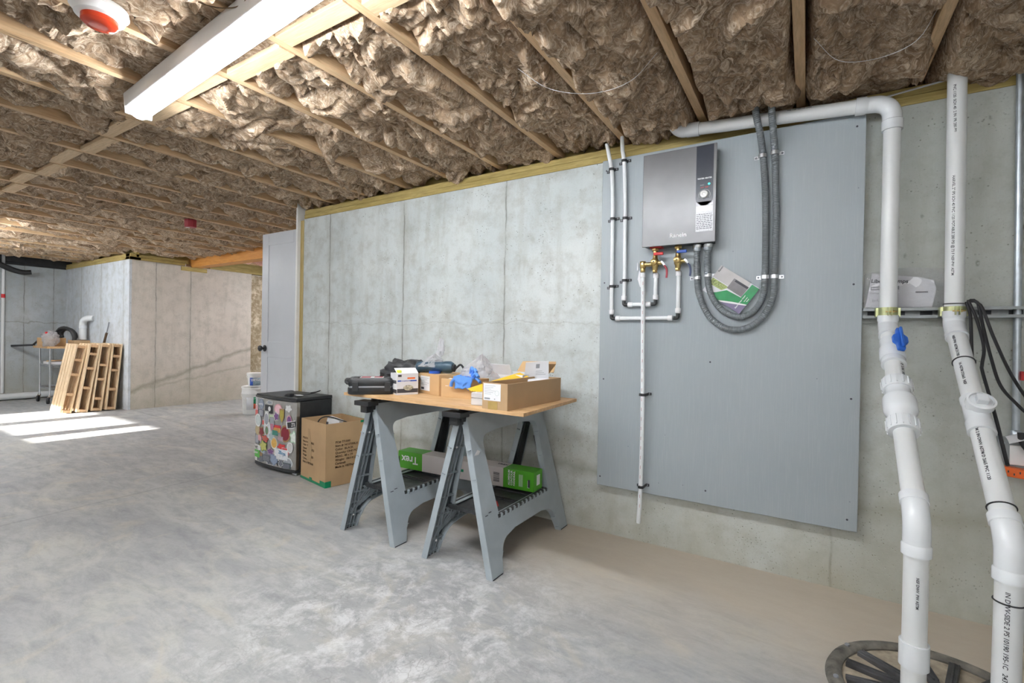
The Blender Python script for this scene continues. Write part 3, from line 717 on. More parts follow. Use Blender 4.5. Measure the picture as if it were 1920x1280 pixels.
MB().cyl((-0.846, YP, 1.3205), (-0.724, YP, 1.3205), 0.0108).build('tube', M['pex'], T)
MB().cyl((-0.697, YP, 1.348), (-0.697, YP, 1.475), 0.0108).build('tube', M['pex'], T)
elbow(T, (-0.871, YP, 1.342), (-0.871, YP, 1.3205), (-0.85, YP, 1.3205)); elbow(T, (-0.718, YP, 1.3205), (-0.697, YP, 1.3205), (-0.697, YP, 1.342))
collar(T, (-0.871, YP, 1.358), (0, 0, 1)); collar(T, (-0.834, YP, 1.3205), (1, 0, 0)); collar(T, (-0.735, YP, 1.3205), (1, 0, 0)); collar(T, (-0.697, YP, 1.358), (0, 0, 1)); collar(T, (-0.697, YP, 1.472), (0, 0, 1))
T = thing('drain_line', 'straight thin white drain line hanging from the hot valve down past the board edge', 'water pipe', (-0.755, 2.553, 0.14))
MB().tube(cr([(-0.762, 2.556, 1.480), (-0.756, 2.553, 1.30), (-0.752, 2.552, 1.05), (-0.748, 2.552, 0.80), (-0.7485, 2.553, 0.5), (-0.752, 2.553, 0.30), (-0.759, 2.553, 0.138)], 0.03), 0.0112, 14).build('tube', M['pex'], T)
collar(T, (-0.762, 2.556, 1.476), (0, 0, 1))
pm_ = MB()
for k in range(24):
    z = 1.44-k*0.052; pm_.box(-0.757+0.0055*min(1, k/8), -0.7555+0.0055*min(1, k/8), 2.5407, 2.5414, z-0.018, z)
pm_.build('printed_marking', M['darkred'], T)
def clip(x, z, y, label, r=0.0115):
    T = thing('pipe_clip', label, 'pipe clip', (x, FB, z), 0, 'black clips on the white water lines')
    a = MB(); pts = []
    for i in range(13):
        t_ = math.pi*i/12; pts.append((x+math.cos(t_)*(r+0.003), (YF-y)*0+y-math.sin(t_)*(r+0.0035)))
    ring = MB()
    outer = [(x-(r+0.0035), FB)]+[(x-math.cos(math.pi*i/12)*(r+0.0035), y-math.sin(math.pi*i/12)*(r+0.0035)) for i in range(13)]+[(x+(r+0.0035), FB)]
    inner = [(x-(r+0.0005), FB)]+[(x-math.cos(math.pi*i/12)*(r+0.0006), y-math.sin(math.pi*i/12)*(r+0.0006)) for i in range(13)]+[(x+(r+0.0005), FB)]
    n = len(outer); mb = MB()
    mb.add([(p[0], p[1], z+s_*0.007) for s_ in (-1, 1) for p in outer]+[(p[0], p[1], z+s_*0.007) for s_ in (-1, 1) for p in inner], [])
    o0, o1, i0, i1 = 0, n, 2*n, 3*n
    for i in range(n-1):
        mb.f += [[o0+i, o0+i+1, o1+i+1, o1+i], [i0+i, i1+i, i1+i+1, i0+i+1], [o0+i, i0+i, i0+i+1, o0+i+1], [o1+i, o1+i+1, i1+i+1, i1+i]]; mb.mi += [0]*4; mb.sm += [False]*4
    mb.build('strap', M['black'], T)
    for s_ in (-1, 1):
        xx = x+s_*(r+0.013); zz = z+s_*0.003-0.003*(s_ < 0)
        MB().box(min(x+s_*(r+0.003), xx+s_*0.009), max(x+s_*(r+0.003), xx+s_*0.009), FB-0.006, FB, zz-0.007, zz+0.007).build('ear', M['black'], T, 0.0015)
        MB().lathe([(0.0045, 0), (0.003, 0.002)], (xx, FB-0.006, zz), (0, -1, 0), 10).build('screw', M['ink_grey'], T)
for (x, z, l) in ((-0.957, 2.085, 'topmost black clip on the outer white water line'), (-0.945, 1.805, 'middle black clip on the outer white water line'), (-0.943, 1.425, 'lowest black clip on the outer white water line')): clip(x, z, YP, l)
for (x, z, l) in ((-0.885, 2.12, 'topmost black clip on the inner white water line'), (-0.873, 1.80, 'middle black clip on the inner white water line'), (-0.869, 1.455, 'lowest black clip on the inner white water line')): clip(x, z, YP, l)
clip(-0.7475, 0.832, 2.553, 'black clip halfway down the white drain line'); clip(-0.7495, 0.335, 2.553, 'black clip near the bottom of the white drain line')

def hexnut(c, r, h, n=6):
    m = MB(); return m.lathe([(r*0.85, 0), (r, 0.003), (r, h-0.003), (r*0.85, h)], c, (0, 0, 1), n)
YV = 2.556
def valve(x, z, hot):
    nm = 'hot' if hot else 'cold'
    T = thing('isolation_valve', ('brass isolation valve with red handles under the heater, left one' if hot else 'brass isolation valve with a blue handle under the heater, right one'), 'valve', (x, YV, z))
    hexnut((x, YV, z+0.085), 0.0175, 0.018).build('union_nut', M['brass'], T)
    hexnut((x, YV, z+0.068), 0.0195, 0.018).build('union_nut', M['brass'], T)
    MB().cyl((x, YV, z+0.03), (x, YV, z+0.125), 0.0105).build('stem_pipe', M['brass'], T)
    MB().lathe([(0.013, -0.035), (0.015, -0.018), (0.0195, -0.008), (0.0195, 0.016), (0.014, 0.028), (0.012, 0.045)], (x, YV, z), (0, 0, 1), 20).build('valve_body', M['brass'], T)
    MB().lathe([(0.0155, 0), (0.0165, 0.004), (0.0165, 0.018), (0.013, 0.021)], (x, YV-0.012, z+0.008), (0, -1, 0), 24).build('purge_cap', M['brass'], T)
    MB().lathe([(0.004, 0), (0.003, 0.003)], (x, YV-0.033, z+0.008), (0, -1, 0), 10).build('cap_screw', M['ink'], T)
    k = M['red'] if hot else M['blue']
    MB().box(x-0.004, x+0.046, YV-0.022, YV-0.010, z+0.043, z+0.058).build('wing_handle', k, T, 0.003)
    hexnut((x, YV, z-0.046), 0.0135, 0.016).build('adapter_nut', M['brass'], T)
    MB().cyl((x+0.014, YV, z+0.004), (x+0.036, YV, z+0.004), 0.011).build('lever_port', M['brass'], T)
    lp = [(x+0.034, YV-0.010, z+0.012), (x+0.046, YV-0.014, z-0.002), (x+0.058, YV-0.014, z-0.018)]
    lv = MB(); 
    for a, b in zip(lp, lp[1:]): lv.bar(a, b, 0.010, 0.003, (0, -1, 0))
    lv.build('lever', M['zinc'], T, 0.001)
    g = MB().tube(cr([(x+0.052, YV-0.014, z-0.012), (x+0.063, YV-0.014, z-0.030), (x+0.066, YV-0.014, z-0.055), (x+0.064, YV-0.014, z-0.078)], 0.006), 0.0055, 8); g.build('lever_grip', M['darkred'] if hot else M['navy'], T)
    if hot:
        MB().cyl((x-0.070, YV, z), (x-0.010, YV, z), 0.012).build('side_branch', M['brass'], T)
        hexnut((x-0.065, YV, z-0.018), 0.0165, 0.036, 16).build('drain_tee', M['brass'], T)
        hexnut((x-0.065, YV, z-0.040), 0.013, 0.024, 8).build('drain_nut', M['brass'], T)
        B(x-0.094, x-0.088, YV-0.010, YV+0.004, z-0.032, z+0.012).build('relief_lever', M['zinc'], T, 0.002)
        MB().prism([(x-0.089, z-0.025), (x-0.097, z-0.075), (x-0.084, z-0.115), (x-0.068, z-0.13), (x-0.072, z-0.06)], YV+0.014, YV+0.015, 'xz').build('paper_tag', M['paper'], T)
    return T
valve(-0.697, 1.532, True); valve(-0.579, 1.535, False)

# ------------------------------------------------------------------ grey flexible conduits
out = [(-0.488, 1.605), (-0.4875, 1.50), (-0.487, 1.44), (-0.476, 1.364), (-0.432, 1.262), (-0.367, 1.202), (-0.298, 1.185), (-0.231, 1.206), (-0.176, 1.26), (-0.143, 1.345), (-0.139, 1.434), (-0.137, 1.71), (-0.143, 1.888), (-0.148, 2.032), (-0.156, 2.13), (-0.164, 2.22), (-0.17, 2.36)]
inn = [(-0.437, 1.605), (-0.437, 1.50), (-0.437, 1.45), (-0.423, 1.375), (-0.386, 1.305), (-0.333, 1.262), (-0.278, 1.248), (-0.225, 1.276), (-0.190, 1.337), (-0.179, 1.427), (-0.180, 1.715), (-0.187, 1.895), (-0.199, 2.032), (-0.212, 2.13), (-0.230, 2.22), (-0.245, 2.36)]
def conduit(pts, label, dy):
    T = thing('flexible_conduit', label, 'conduit', (pts[0][0], 2.575, 1.2))
    P = []
    for i, (x, z) in enumerate(pts):
        y = 2.579 if z < 2.05 else (2.522 if z < 2.165 else 2.500)
        if i < 2: y = 2.566
        k = y/2.58 if z > 2.05 else 1.0
        P.append((x*k, y+dy, CH+(z-CH)*k))
    MB().tube(cr(P, 0.0024), 0.0158, 14, lambda L: 0.0150+0.0010*math.sin(L*2*math.pi/0.0085)).build('flexible_tube', M['flex'], T)
    c = Vector(P[0])
    MB().lathe([(0.016, -0.034), (0.0195, -0.028), (0.0195, -0.012), (0.0165, -0.009)], c+Vector((0, 0, 0.012)), (0, 0, 1), 20).build('gland', M['galv'], T)
    MB().lathe([(0.020, -0.010), (0.0225, -0.006), (0.0225, 0.008), (0.018, 0.012)], c+Vector((0, 0, 0.004)), (0, 0, 1), 8).build('lock_nut', M['zinc'], T)
    return T
conduit(out, 'outer grey flexible conduit looping from under the heater up into the ceiling', 0)
conduit(inn, 'inner grey flexible conduit looping from under the heater up into the ceiling', 0)
def strap(x, z, side, label, y=2.579):
    T = thing('conduit_strap', label, 'strap', (x, FB, z), 0, 'zinc straps on the grey conduits')
    r = 0.0168; mb = MB(); n = 15
    o_ = [(x-math.cos(math.pi*i/(n-1))*(r+0.0018), min(FB, y-math.sin(math.pi*i/(n-1))*(r+0.0018))) for i in range(n)]
    i_ = [(x-math.cos(math.pi*i/(n-1))*(r+0.0002), min(FB, y-math.sin(math.pi*i/(n-1))*(r+0.0002))) for i in range(n)]
    mb.add([(p[0], p[1], z+s_*0.0085) for s_ in (-1, 1) for p in o_]+[(p[0], p[1], z+s_*0.0085) for s_ in (-1, 1) for p in i_], [])
    for i in range(n-1):
        mb.f += [[i, i+1, n+i+1, n+i], [2*n+i, 3*n+i, 3*n+i+1, 2*n+i+1], [i, 2*n+i, 2*n+i+1, i+1], [n+i, n+i+1, 3*n+i+1, 3*n+i]]; mb.mi += [0]*4; mb.sm += [True]*4
    mb.build('band', M['zinc'], T)
    xs = sorted((x+side*(r-0.001), x+side*(r+0.021)))
    MB().box(xs[0], xs[1], FB-0.002, FB, z-0.0085, z+0.0085).build('ear', M['zinc'], T, 0.0006)
    MB().lathe([(0.005, 0), (0.003, 0.003)], (x+side*(r+0.013), FB-0.002, z), (0, -1, 0), 10).build('screw', M['ink_grey'], T)
strap(-0.487, 1.450, -1, 'zinc strap on the outer conduit just below the heater'); strap(-0.437, 1.461, 1, 'zinc strap on the inner conduit just below the heater')
strap(-0.179, 1.438, -1, 'zinc strap on the inner conduit, right side of the loop'); strap(-0.1385, 1.438, 1, 'zinc strap on the outer conduit, right side of the loop')
strap(-0.199, 2.020, -1, 'upper zinc strap on the inner conduit, near the ceiling'); strap(-0.1475, 2.026, 1, 'upper zinc strap on the outer conduit, near the ceiling')

# ------------------------------------------------------------------ brochure held by the loop
T = thing('brochure', 'green and silver product brochure tucked inside the conduit loop', 'brochure', (-0.3, 2.585, 1.26))
A_, B_, C_, D_ = [Vector((x, 0, z)) for x, z in ((-0.374, 1.509), (-0.200, 1.384), (-0.275, 1.267), (-0.430, 1.380))]
ex = (B_-A_).normalized(); ey = (A_-D_); ey = (ey-ex*ey.dot(ex)).normalized(); W_ = (B_-A_).length; H_ = 0.150
O_ = B_-ex*W_-ey*H_+Vector((0, 2.588, 0))
def loc(u, v, d=0.0): return O_+ex*(u*W_)+ey*(v*H_)+Vector((0, -0.001-d-0.006*u, 0))
def sheet(pts, d, name, mat_):
    m = MB(); n = len(pts); fr_ = [loc(u, v, d) for u, v in pts]; bk = [p+Vector((0, 0.0006, 0)) for p in fr_]
    m.add(fr_+bk, [list(range(n)), list(range(n, 2*n))[::-1]]+[[i, (i+1) % n, n+(i+1) % n, n+i] for i in range(n)]); return m.build(name, mat_, T)
sheet([(0, 0), (1, 0), (1, 1), (0, 1)], 0, 'cover', M['card_white'])
sheet([(0.0, 0.55), (0.78, 0.55), (0.78, 1), (0, 1)], 0.0007, 'silver_picture', pm('brochure_silver', (0.48, 0.46, 0.46), 0.3, 0, 0.1))
sheet([(0.42, 0.48), (0.80, 0.48), (0.80, 0.86), (0.42, 0.86)], 0.0014, 'heater_picture', pm('brochure_heater', (0.2, 0.19, 0.2), 0.3, 0, 0.2))
sheet([(0.47, 0.78), (0.80, 0.78), (0.80, 0.85), (0.47, 0.85)], 0.0021, 'picture_panel', M['ink'])
sheet([(0.0, 0.30), (0.35, 0.33), (0.45, 0.53), (0.02, 0.53)], 0.0007, 'plant_picture', pm('brochure_plants', (0.30, 0.36, 0.12), 0.4, 0, 0.8, 160))
sheet([(0.12, 0.02), (0.45, 0.0), (1, 0.0), (1, 0.98), (0.82, 0.98), (0.80, 0.46), (0.45, 0.42), (0.28, 0.18)], 0.0010, 'green_swoosh', pm('brochure_green', (0.02, 0.27, 0.09), 0.3, 0, 0.2))
sheet([(0.50, 0.0), (1.0, 0.0), (1.0, 0.33), (0.75, 0.16)], 0.0017, 'purple_corner', pm('brochure_purple', (0.20, 0.17, 0.28), 0.3, 0, 0.1))
sheet([(0.42, 0.0), (0.50, 0.0), (0.75, 0.16), (1.0, 0.33), (1.0, 0.37), (0.72, 0.21)], 0.0019, 'white_curve', M['paper'])
for i_, (u, v, s_) in enumerate(((0.86, 0.08, 0.0085), (0.92, 0.40, 0.006), (0.965, 0.44, 0.006))):
    text(('Electric Water Heater', 'Instruction', 'Manual')[i_], s_, M['paper'], loc(u, v, 0.0022), ey, -ex, T, 'lettering', bold=0.0002)
text('Ranein', 0.012, M['ink'], loc(0.06, 0.78, 0.0018), ey, -ex, T, bold=0.0002)

# ------------------------------------------------------------------ PVC pipes
R = 0.0302
def fit(T, c, ax, prof, name='coupling', n=32, mat_=None): return MB().lathe(prof, c, ax, n).build(name, mat_ or M['pvc_fit'], T)
def hub(r=R, L=0.05, w_=0.006): return [(r, -L/2), (r+w_, -L/2), (r+w_, L/2), (r, L/2)]
T = thing('discharge_pipe', 'white plastic pipe with a blue valve handle bending down into the floor pit', 'pipe', (0.29, 1.82, 0.0))
zt = 2.105; PX = 0.288
MB().cyl((-0.500, 2.555, 2.205), (0.205, 2.555, 2.155), R, None, 32).build('horizontal_pipe', M['pvc'], T)
fit(T, (-0.515, 2.555, 2.206), (1, 0, -0.07), [(R, -0.03), (R+0.005, -0.03), (R+0.005, 0.03), (R, 0.03)])
MB().tube(cr([(-0.53, 2.555, 2.207), (-0.575, 2.55, 2.212), (-0.60, 2.53, 2.235), (-0.615, 2.50, 2.28), (-0.62, 2.48, 2.33)], 0.008), R+0.003, 28).build('elbow', M['pvc_fit'], T)
fit(T, (0.195, 2.555, 2.156), (1, 0, -0.07), [(R, -0.035), (R+0.007, -0.035), (R+0.007, 0.0), (R+0.0035, 0.004), (R+0.0035, 0.02)])
MB().tube(cr([(0.205, 2.555, 2.155), (0.24, 2.555, 2.151), (0.268, 2.555, 2.136), (0.284, 2.555, 2.108), (PX, 2.555, 2.065)], 0.005), R+0.0038, 28).build('elbow', M['pvc_fit'], T)
fit(T, (PX, 2.555, 2.06), (0, 0, 1), [(R, -0.03), (R+0.007, -0.03), (R+0.007, 0.010), (R+0.003, 0.014)])
MB().cyl((PX, 2.555, 2.06), (PX, 2.555, 1.235), R, None, 32).build('riser_pipe', M['pvc'], T)
K1 = Vector((PX, 2.553, 1.205)); K2 = Vector((PX, 1.872, 0.62)); dS = (K2-K1).normalized()
fit(T, (PX, 2.555, 1.232), (0, 0, 1), [(R, -0.012), (R+0.004, -0.012), (R+0.0065, -0.006), (R+0.0065, 0.016), (R, 0.016)])
MB().tube(cr([(PX, 2.555, 1.24), (PX, 2.554, 1.21), K1+dS*0.02, K1+dS*0.055], 0.006), R+0.004, 28).build('elbow', M['pvc_fit'], T)
fit(T, K1+dS*0.055, dS, [(R+0.0065, 0), (R+0.0065, 0.018), (R, 0.018)])
MB().cyl(K1+dS*0.03, K2-dS*0.03, R, None, 32).build('slanted_pipe', M['pvc'], T)
# ball valve
v0 = K1+dS*0.105
fit(T, v0, dS, [(R, 0.0), (R+0.006, 0.0), (R+0.007, 0.045), (R+0.011, 0.055), (R+0.012, 0.105), (R+0.008, 0.112), (R+0.010, 0.116), (R+0.010, 0.140), (R, 0.142)], 'valve_body')
up = Vector((0.30, -1, 0.5)).normalized(); up = (up-dS*up.dot(dS)).normalized(); sd_ = dS.cross(up)
vc = v0+dS*0.062
MB().cyl(vc, vc+up*0.060, 0.014, None, 18).build('valve_stem', M['pvc_fit'], T)
hd = MB(); c0 = vc+up*0.060; e1 = dS; e2 = sd_
pts = [(-0.062, -0.009), (-0.062, 0.009), (-0.026, 0.013), (-0.012, 0.025), (0.018, 0.025), (0.030, 0.014), (0.062, 0.012), (0.062, -0.012), (0.030, -0.014), (0.018, -0.025), (-0.012, -0.025), (-0.026, -0.013)]
hd.M = frame(c0, e1, e2, up); hd.prism(pts, 0.0, 0.018, 'xy'); hd.box(-0.055, 0.055, -0.005, 0.005, 0.018, 0.032)
hd.build('valve_handle', M['valveblue'], T, 0.004)
# check valve with two ribbed union nuts
c0 = K1+dS*0.335
def ribnut(c, L=0.052, r=R+0.0165):
    m = MB().lathe([(r-0.009, 0), (r-0.001, 0.005), (r, 0.012), (r, L-0.008), (r-0.003, L)], c, dS, 40)
    for i in range(16):
        a = 2*math.pi*i/16; d = up*math.cos(a)+sd_*math.sin(a)
        m.bar(c+d*(r+0.0005)+dS*0.008, c+d*(r+0.0005)+dS*(L-0.006), 0.0032, 0.004, d)
    return m.build('union_nut', M['pvc_fit'], T)
ribnut(c0)
fit(T, c0+dS*0.050, dS, [(R+0.003, 0), (R+0.008, 0.002), (R+0.009, 0.03), (R+0.018, 0.045), (R+0.0205, 0.055), (R+0.0205, 0.100), (R+0.018, 0.112), (R+0.009, 0.128), (R+0.008, 0.150), (R+0.004, 0.152)], 'check_valve_body')
ribnut(c0+dS*0.196, 0.058)
text('2"', 0.02, M['ink'], v0+dS*0.10-sd_*0+up*0.0, -sd_, -dS, T, 'printed_marking') if False else None
# lower bend and drop into the pit
fit(T, K2-dS*0.045, dS, [(R, -0.012), (R+0.0065, -0.012), (R+0.0065, 0.016), (R+0.003, 0.018)])
MB().tube(cr([K2-dS*0.05, K2-dS*0.012, (PX, 1.853, 0.585), (PX, 1.850, 0.53)], 0.006), R+0.0035, 28).build('elbow', M['pvc_fit'], T)
fit(T, (PX, 1.850, 0.520), (0, 0, -1), [(R+0.003, -0.012), (R+0.0065, -0.008), (R+0.0065, 0.022), (R, 0.024)])
MB().cyl((PX, 1.850, 0.55), (PX, 1.850, 0.012), R, None, 32).build('drop_pipe', M['pvc'], T)
fit(T, (PX, 1.850, 0.20), (0, 0, -1), [(R, -0.036), (R+0.0065, -0.036), (R+0.0065, 0.036), (R, 0.036)])
def print_on(T, a, b, toward, body, size=0.011, r=R, n=1, gap=0.0):
    a = Vector(a); b = Vector(b); d = (b-a).normalized(); tw = Vector(toward); tw = (tw-d*tw.dot(d)).normalized()
    text(body, size, M['ink'], a+tw*(r+0.0006), d, tw.cross(d), T, 'printed_marking', bold=0.0001)
tC = Vector((-0.55, -1, 0))
print_on(T, (-0.1, 2.555, 2.176), (0.2, 2.555, 2.156), (0.1, -1, 0.55), 'PVC 1120 NSF-PW DWV', 0.009)
print_on(T, K1+dS*0.26, K2, up-sd_*0.35, 'E  2 IN  NSF', 0.013)
print_on(T, (PX, 1.85, 0.44), (PX, 1.85, 0.1), (-0.1, -1, 0), 'NSF DWV  PW ASTM', 0.010)

T = thing('vent_pipe', 'outer white riser pipe with a square cleanout plug, rightmost of the two plastic pipes', 'pipe', (0.47, 1.84, 0.0))
QX = 0.497
MB().cyl((0.488, 2.553, 2.42), (QX, 2.553, 1.25), R, None, 32).build('riser_pipe', M['pvc'], T)
fit(T, (QX, 2.553, 1.245), (0, 0, 1), [(R, -0.01), (R+0.004, -0.01), (R+0.0065, -0.004), (R+0.0065, 0.018), (R, 0.018)])
Q1 = Vector((QX, 2.548, 1.205)); Q2 = Vector((0.487, 1.865, 0.600)); dQ = (Q2-Q1).normalized()
MB().tube(cr([(QX, 2.553, 1.25), (QX, 2.552, 1.215), Q1+dQ*0.02, Q1+dQ*0.055], 0.006), R+0.004, 28).build('elbow', M['pvc_fit'], T)
fit(T, Q1+dQ*0.055, dQ, [(R+0.0065, 0), (R+0.0065, 0.018), (R, 0.018)])
MB().cyl(Q1+dQ*0.03, Q2-dQ*0.03, R, None, 32).build('slanted_pipe', M['pvc'], T)
wy = Q1+dQ*0.455; upq = Vector((0.06, -1, 0.3)).normalized(); upq = (upq-dQ*upq.dot(dQ)).normalized()
fit(T, wy, dQ, [(R, -0.055), (R+0.0065, -0.055), (R+0.0065, -0.035), (R+0.004, -0.03), (R+0.004, 0.05), (R+0.0065, 0.055), (R+0.0065, 0.095), (R, 0.097)], 'tee_body')
MB().lathe([(R+0.002, 0), (R+0.002, 0.030), (R+0.008, 0.033), (R+0.008, 0.055), (R+0.002, 0.057), (R, 0.051), (0.001, 0.051)], wy, upq, 36).build('cleanout_branch', M['pvc_fit'], T)
pc_ = MB(); pc_.M = frame(wy+upq*0.051, dQ, upq.cross(dQ), upq); pc_.box(-0.015, 0.015, -0.015, 0.015, 0, 0.022); pc_.build('square_plug', M['pvc_fit'], T, 0.003)
fit(T, Q2-dQ*0.045, dQ, [(R, -0.012), (R+0.0065, -0.012), (R+0.0065, 0.016), (R+0.003, 0.018)])
MB().tube(cr([Q2-dQ*0.05, Q2-dQ*0.012, (0.487, 1.848, 0.565), (0.487, 1.845, 0.51)], 0.006), R+0.0035, 28).build('elbow', M['pvc_fit'], T)
fit(T, (0.487, 1.845, 0.500), (0, 0, -1), [(R+0.003, -0.012), (R+0.0065, -0.008), (R+0.0065, 0.022), (R, 0.024)])
MB().cyl((0.487, 1.845, 0.55), (0.483, 1.845, 0.012), R, None, 32).build('drop_pipe', M['pvc'], T)
print_on(T, (0.4895, 2.553, 2.16), (QX, 2.553, 1.86), tC+Vector((-0.05, 0, 0)), 'PVC 1120  SCH 40  2 IN  PR 280 PSI', 0.0125)
print_on(T, (0.493, 2.553, 1.80), (QX, 2.553, 1.32), tC+Vector((-0.05, 0, 0)), 'HARVEL 2" IPS SCH 40 PVC 1120 POTABLE 280 PSI @ 73 F NSF-PW ASTM', 0.0125)
print_on(T, Q1+dQ*0.09, Q2, Vector((-0.75, -1, 0.2)), 'NSF-PW ASTM D1785', 0.0125)
print_on(T, Q1+dQ*0.24, Q2, Vector((-0.75, -1, 0.2)), '16 ASTM D2665  NSF', 0.0125)
print_on(T, Q1+dQ*0.50, Q2, Vector((-0.75, -1, 0.2)), 'AND ASTM 2 IN DWV ASTM D 2665 PVC 1120', 0.0125)
print_on(T, (0.487, 1.845, 0.455), (0.484, 1.845, 0.1), Vector((-0.55, -1, 0)), 'IN DWV-SIDE 2 PS 10190 195-1C   24313 20 0', 0.015)
for c_, d_, l_ in (((0.4965, 2.553, 1.292), (0, 0, 1), 'upper'), (tuple(Q1+dQ*0.215), dQ, 'middle'), (tuple(Q1+dQ*0.83), dQ, 'low'), ((0.486, 1.845, 0.42), (0, 0, 1), 'lowest')):
    m = MB(); ax = Vector(d_).normalized(); x_ = ax.orthogonal().normalized(); y_ = ax.cross(x_)
    m.tube([Vector(c_)+(x_*math.cos(a)+y_*math.sin(a))*(R+0.0018) for a in [2*math.pi*i/32 for i in range(33)]], 0.0022, 6)
    m.build('cable_tie', M['black'], T)

# pit cover
T = thing('sump_cover', 'round dusty black ribbed pit cover in the floor around the plastic pipes', 'pit cover', (0.39, 1.97, 0.0))
cc = Vector((0.39, 1.97, 0))
B(0, 0, 0, 0, 0, 0) if False else None
MB().lathe([(0.27, 0.001), (0.27, 0.010), (0.282, 0.020), (0.298, 0.022), (0.312, 0.014), (0.318, 0.001)], cc, (0, 0, 1), 72, cap=False).build('outer_rim', M['sump'], T)
MB().lathe([(0.272, 0.001), (0.272, 0.004), (0.0, 0.0045)], cc, (0, 0, 1), 48).build('dusty_plate', M['dirt'], T)
hubs = [((0.288, 1.850), 0.085), ((0.487, 1.845), 0.06)]
sp = MB()
for i in range(16):
    a = 2*math.pi*(i+0.35)/16; d = Vector((math.cos(a), math.sin(a), 0)); 
    p0 = cc+d*0.085+Vector((0, 0, 0.012)); p1 = cc+d*0.262+Vector((0, 0, 0.012))
    if i % 8 == 5: continue
    sp.bar(p0, p1, 0.030, 0.016); sp.bar(p0+d*0.02+Vector((0, 0, 0.008)), p1+Vector((0, 0, 0.004)), 0.006, 0.012)
    sp.bar(p0+d*0.02+d.cross(Vector((0, 0, 1)))*0.012+Vector((0, 0, 0.008)), p1+d.cross(Vector((0, 0, 1)))*0.012+Vector((0, 0, 0.004)), 0.004, 0.012)
sp.build('radial_ribs', M['sump2'], T, 0.002)
for (hx, hy), hr in hubs:
    MB().lathe([(hr-0.012, 0.004), (hr-0.010, 0.026), (hr, 0.028), (hr+0.004, 0.004)], (hx, hy, 0), (0, 0, 1), 40, cap=False).build('hub_ring', M['sump2'], T)
    MB().lathe([(hr-0.012, 0.008), (0.034, 0.009), (0.033, 0.020), (0.0, 0.020)], (hx, hy, 0), (0, 0, 1), 32, cap=False).build('grommet', M['black'], T)
bo = MB()
for i in range(8):
    a = 2*math.pi*i/8+0.2; bo.lathe([(0.008, 0), (0.008, 0.006), (0.005, 0.008)], cc+Vector((0.295*math.cos(a), 0.295*math.sin(a), 0.021)), (0, 0, 1), 6)
bo.build('rim_bolts', M['ink_grey'], T)

# ------------------------------------------------------------------ strut channel, clamps
T = thing('strut_channel', 'horizontal slotted metal rail on the wall carrying the two plastic pipes', 'rail', (0.2, 2.62, 1.255))
m = MB(); m.box(0.206, 0.84, 2.640, 2.648, 1.238, 1.282); m.box(0.206, 0.84, 2.592, 2.642, 1.238, 1.2415); m.box(0.206, 0.84, 2.592, 2.642, 1.2785, 1.282)
m.box(0.206, 0.84, 2.590, 2.592, 1.238, 1.250); m.box(0.206, 0.84, 2.590, 2.592, 1.270, 1.282); m.build('channel', M['rail'], T)
m = MB()
for k in range(7): m.box(0.225+k*0.09, 0.265+k*0.09, 2.6385, 2.6398, 1.251, 1.269)
m.build('slots', M['ink'], T)
for x, l in ((PX, 'greenish metal clamp holding the pipe with the blue handle to the rail'), (QX, 'yellowish metal clamp holding the outer white riser to the rail')):
    T = thing('pipe_clamp', l, 'clamp', (x, 2.553, 1.26)); m = MB(); rr = R+0.002
    m.lathe([(R+0.0006, -0.019), (rr+0.0008, -0.019), (rr+0.0008, 0.019), (R+0.0006, 0.019)], (x, 2.553, 1.262), (0, 0, 1), 32); m.build('band', M['olive'], T)
    for s_ in (-1, 1): B(min(x+s_*R, x+s_*(R+0.012)), max(x+s_*R, x+s_*(R+0.012)), 2.556, 2.597, 1.243, 1.281).build('lug', M['olive'], T, 0.001)
    B(x-0.006, x-0.003, 2.500, 2.522, 1.246, 1.280).build('ear', M['olive'], T, 0.001); B(x+0.006, x+0.009, 2.500, 2.522, 1.246, 1.280).build('ear', M['olive'], T, 0.001)
    MB().cyl((x-0.014, 2.507, 1.262), (x+0.024, 2.507, 1.262), 0.003).build('bolt', M['brass'], T)
    MB().lathe([(0.006, 0), (0.006, 0.005)], (x+0.010, 2.507, 1.262), (1, 0, 0), 6).build('nut', M['brass'], T)

# manual in a clear bag lying against the wall on the rail
T = thing('instruction_manual', 'white printed manual in a clear bag propped on the rail behind the pipe', 'manual', (0.33, 2.62, 1.283))
m = MB(); m.prism([(0.214, 1.285), (0.44, 1.283), (0.452, 1.36), (0.444, 1.395), (0.40, 1.412), (0.236, 1.436)], 2.612, 2.632, 'xz'); m.build('booklet', M['paper'], T, 0.003)
text('Liberty Pumps', 0.022, M['ink'], (0.232, 2.6105, 1.395), (1, 0, -0.05), (0.15, 0, 1), T, bold=0.0006)
B(0.232, 0.33, 2.6105, 2.6115, 1.362, 1.377).build('title_bar', M['ink_grey'], T)
text('Installation Manual', 0.012, M['paper'], (0.235, 2.6095, 1.366), *WALLX, T, bold=0.0002)
text('Compact  Grinder', 0.012, M['ink_grey'], (0.230, 2.6105, 1.345), *WALLX, T)
text('(c-UL-us)', 0.016, M['ink_grey'], (0.238, 2.6105, 1.312), *WALLX, T)
B(0.385, 0.425, 2.6105, 2.6115, 1.345, 1.351).build('barcode_strip', M['ink'], T)
m = MB(); m.grid(26, 16, lambda u, v: (0.208+u*(0.27+0.03*v), 2.601+0.012*noise.noise(Vector((u*6, v*5, 1)))-0.004*math.sin(v*9)+0.014*v, 1.2835+v*(0.150+0.02*math.sin(u*3))))
m.build('clear_bag', M['film2'], T, fix=False)

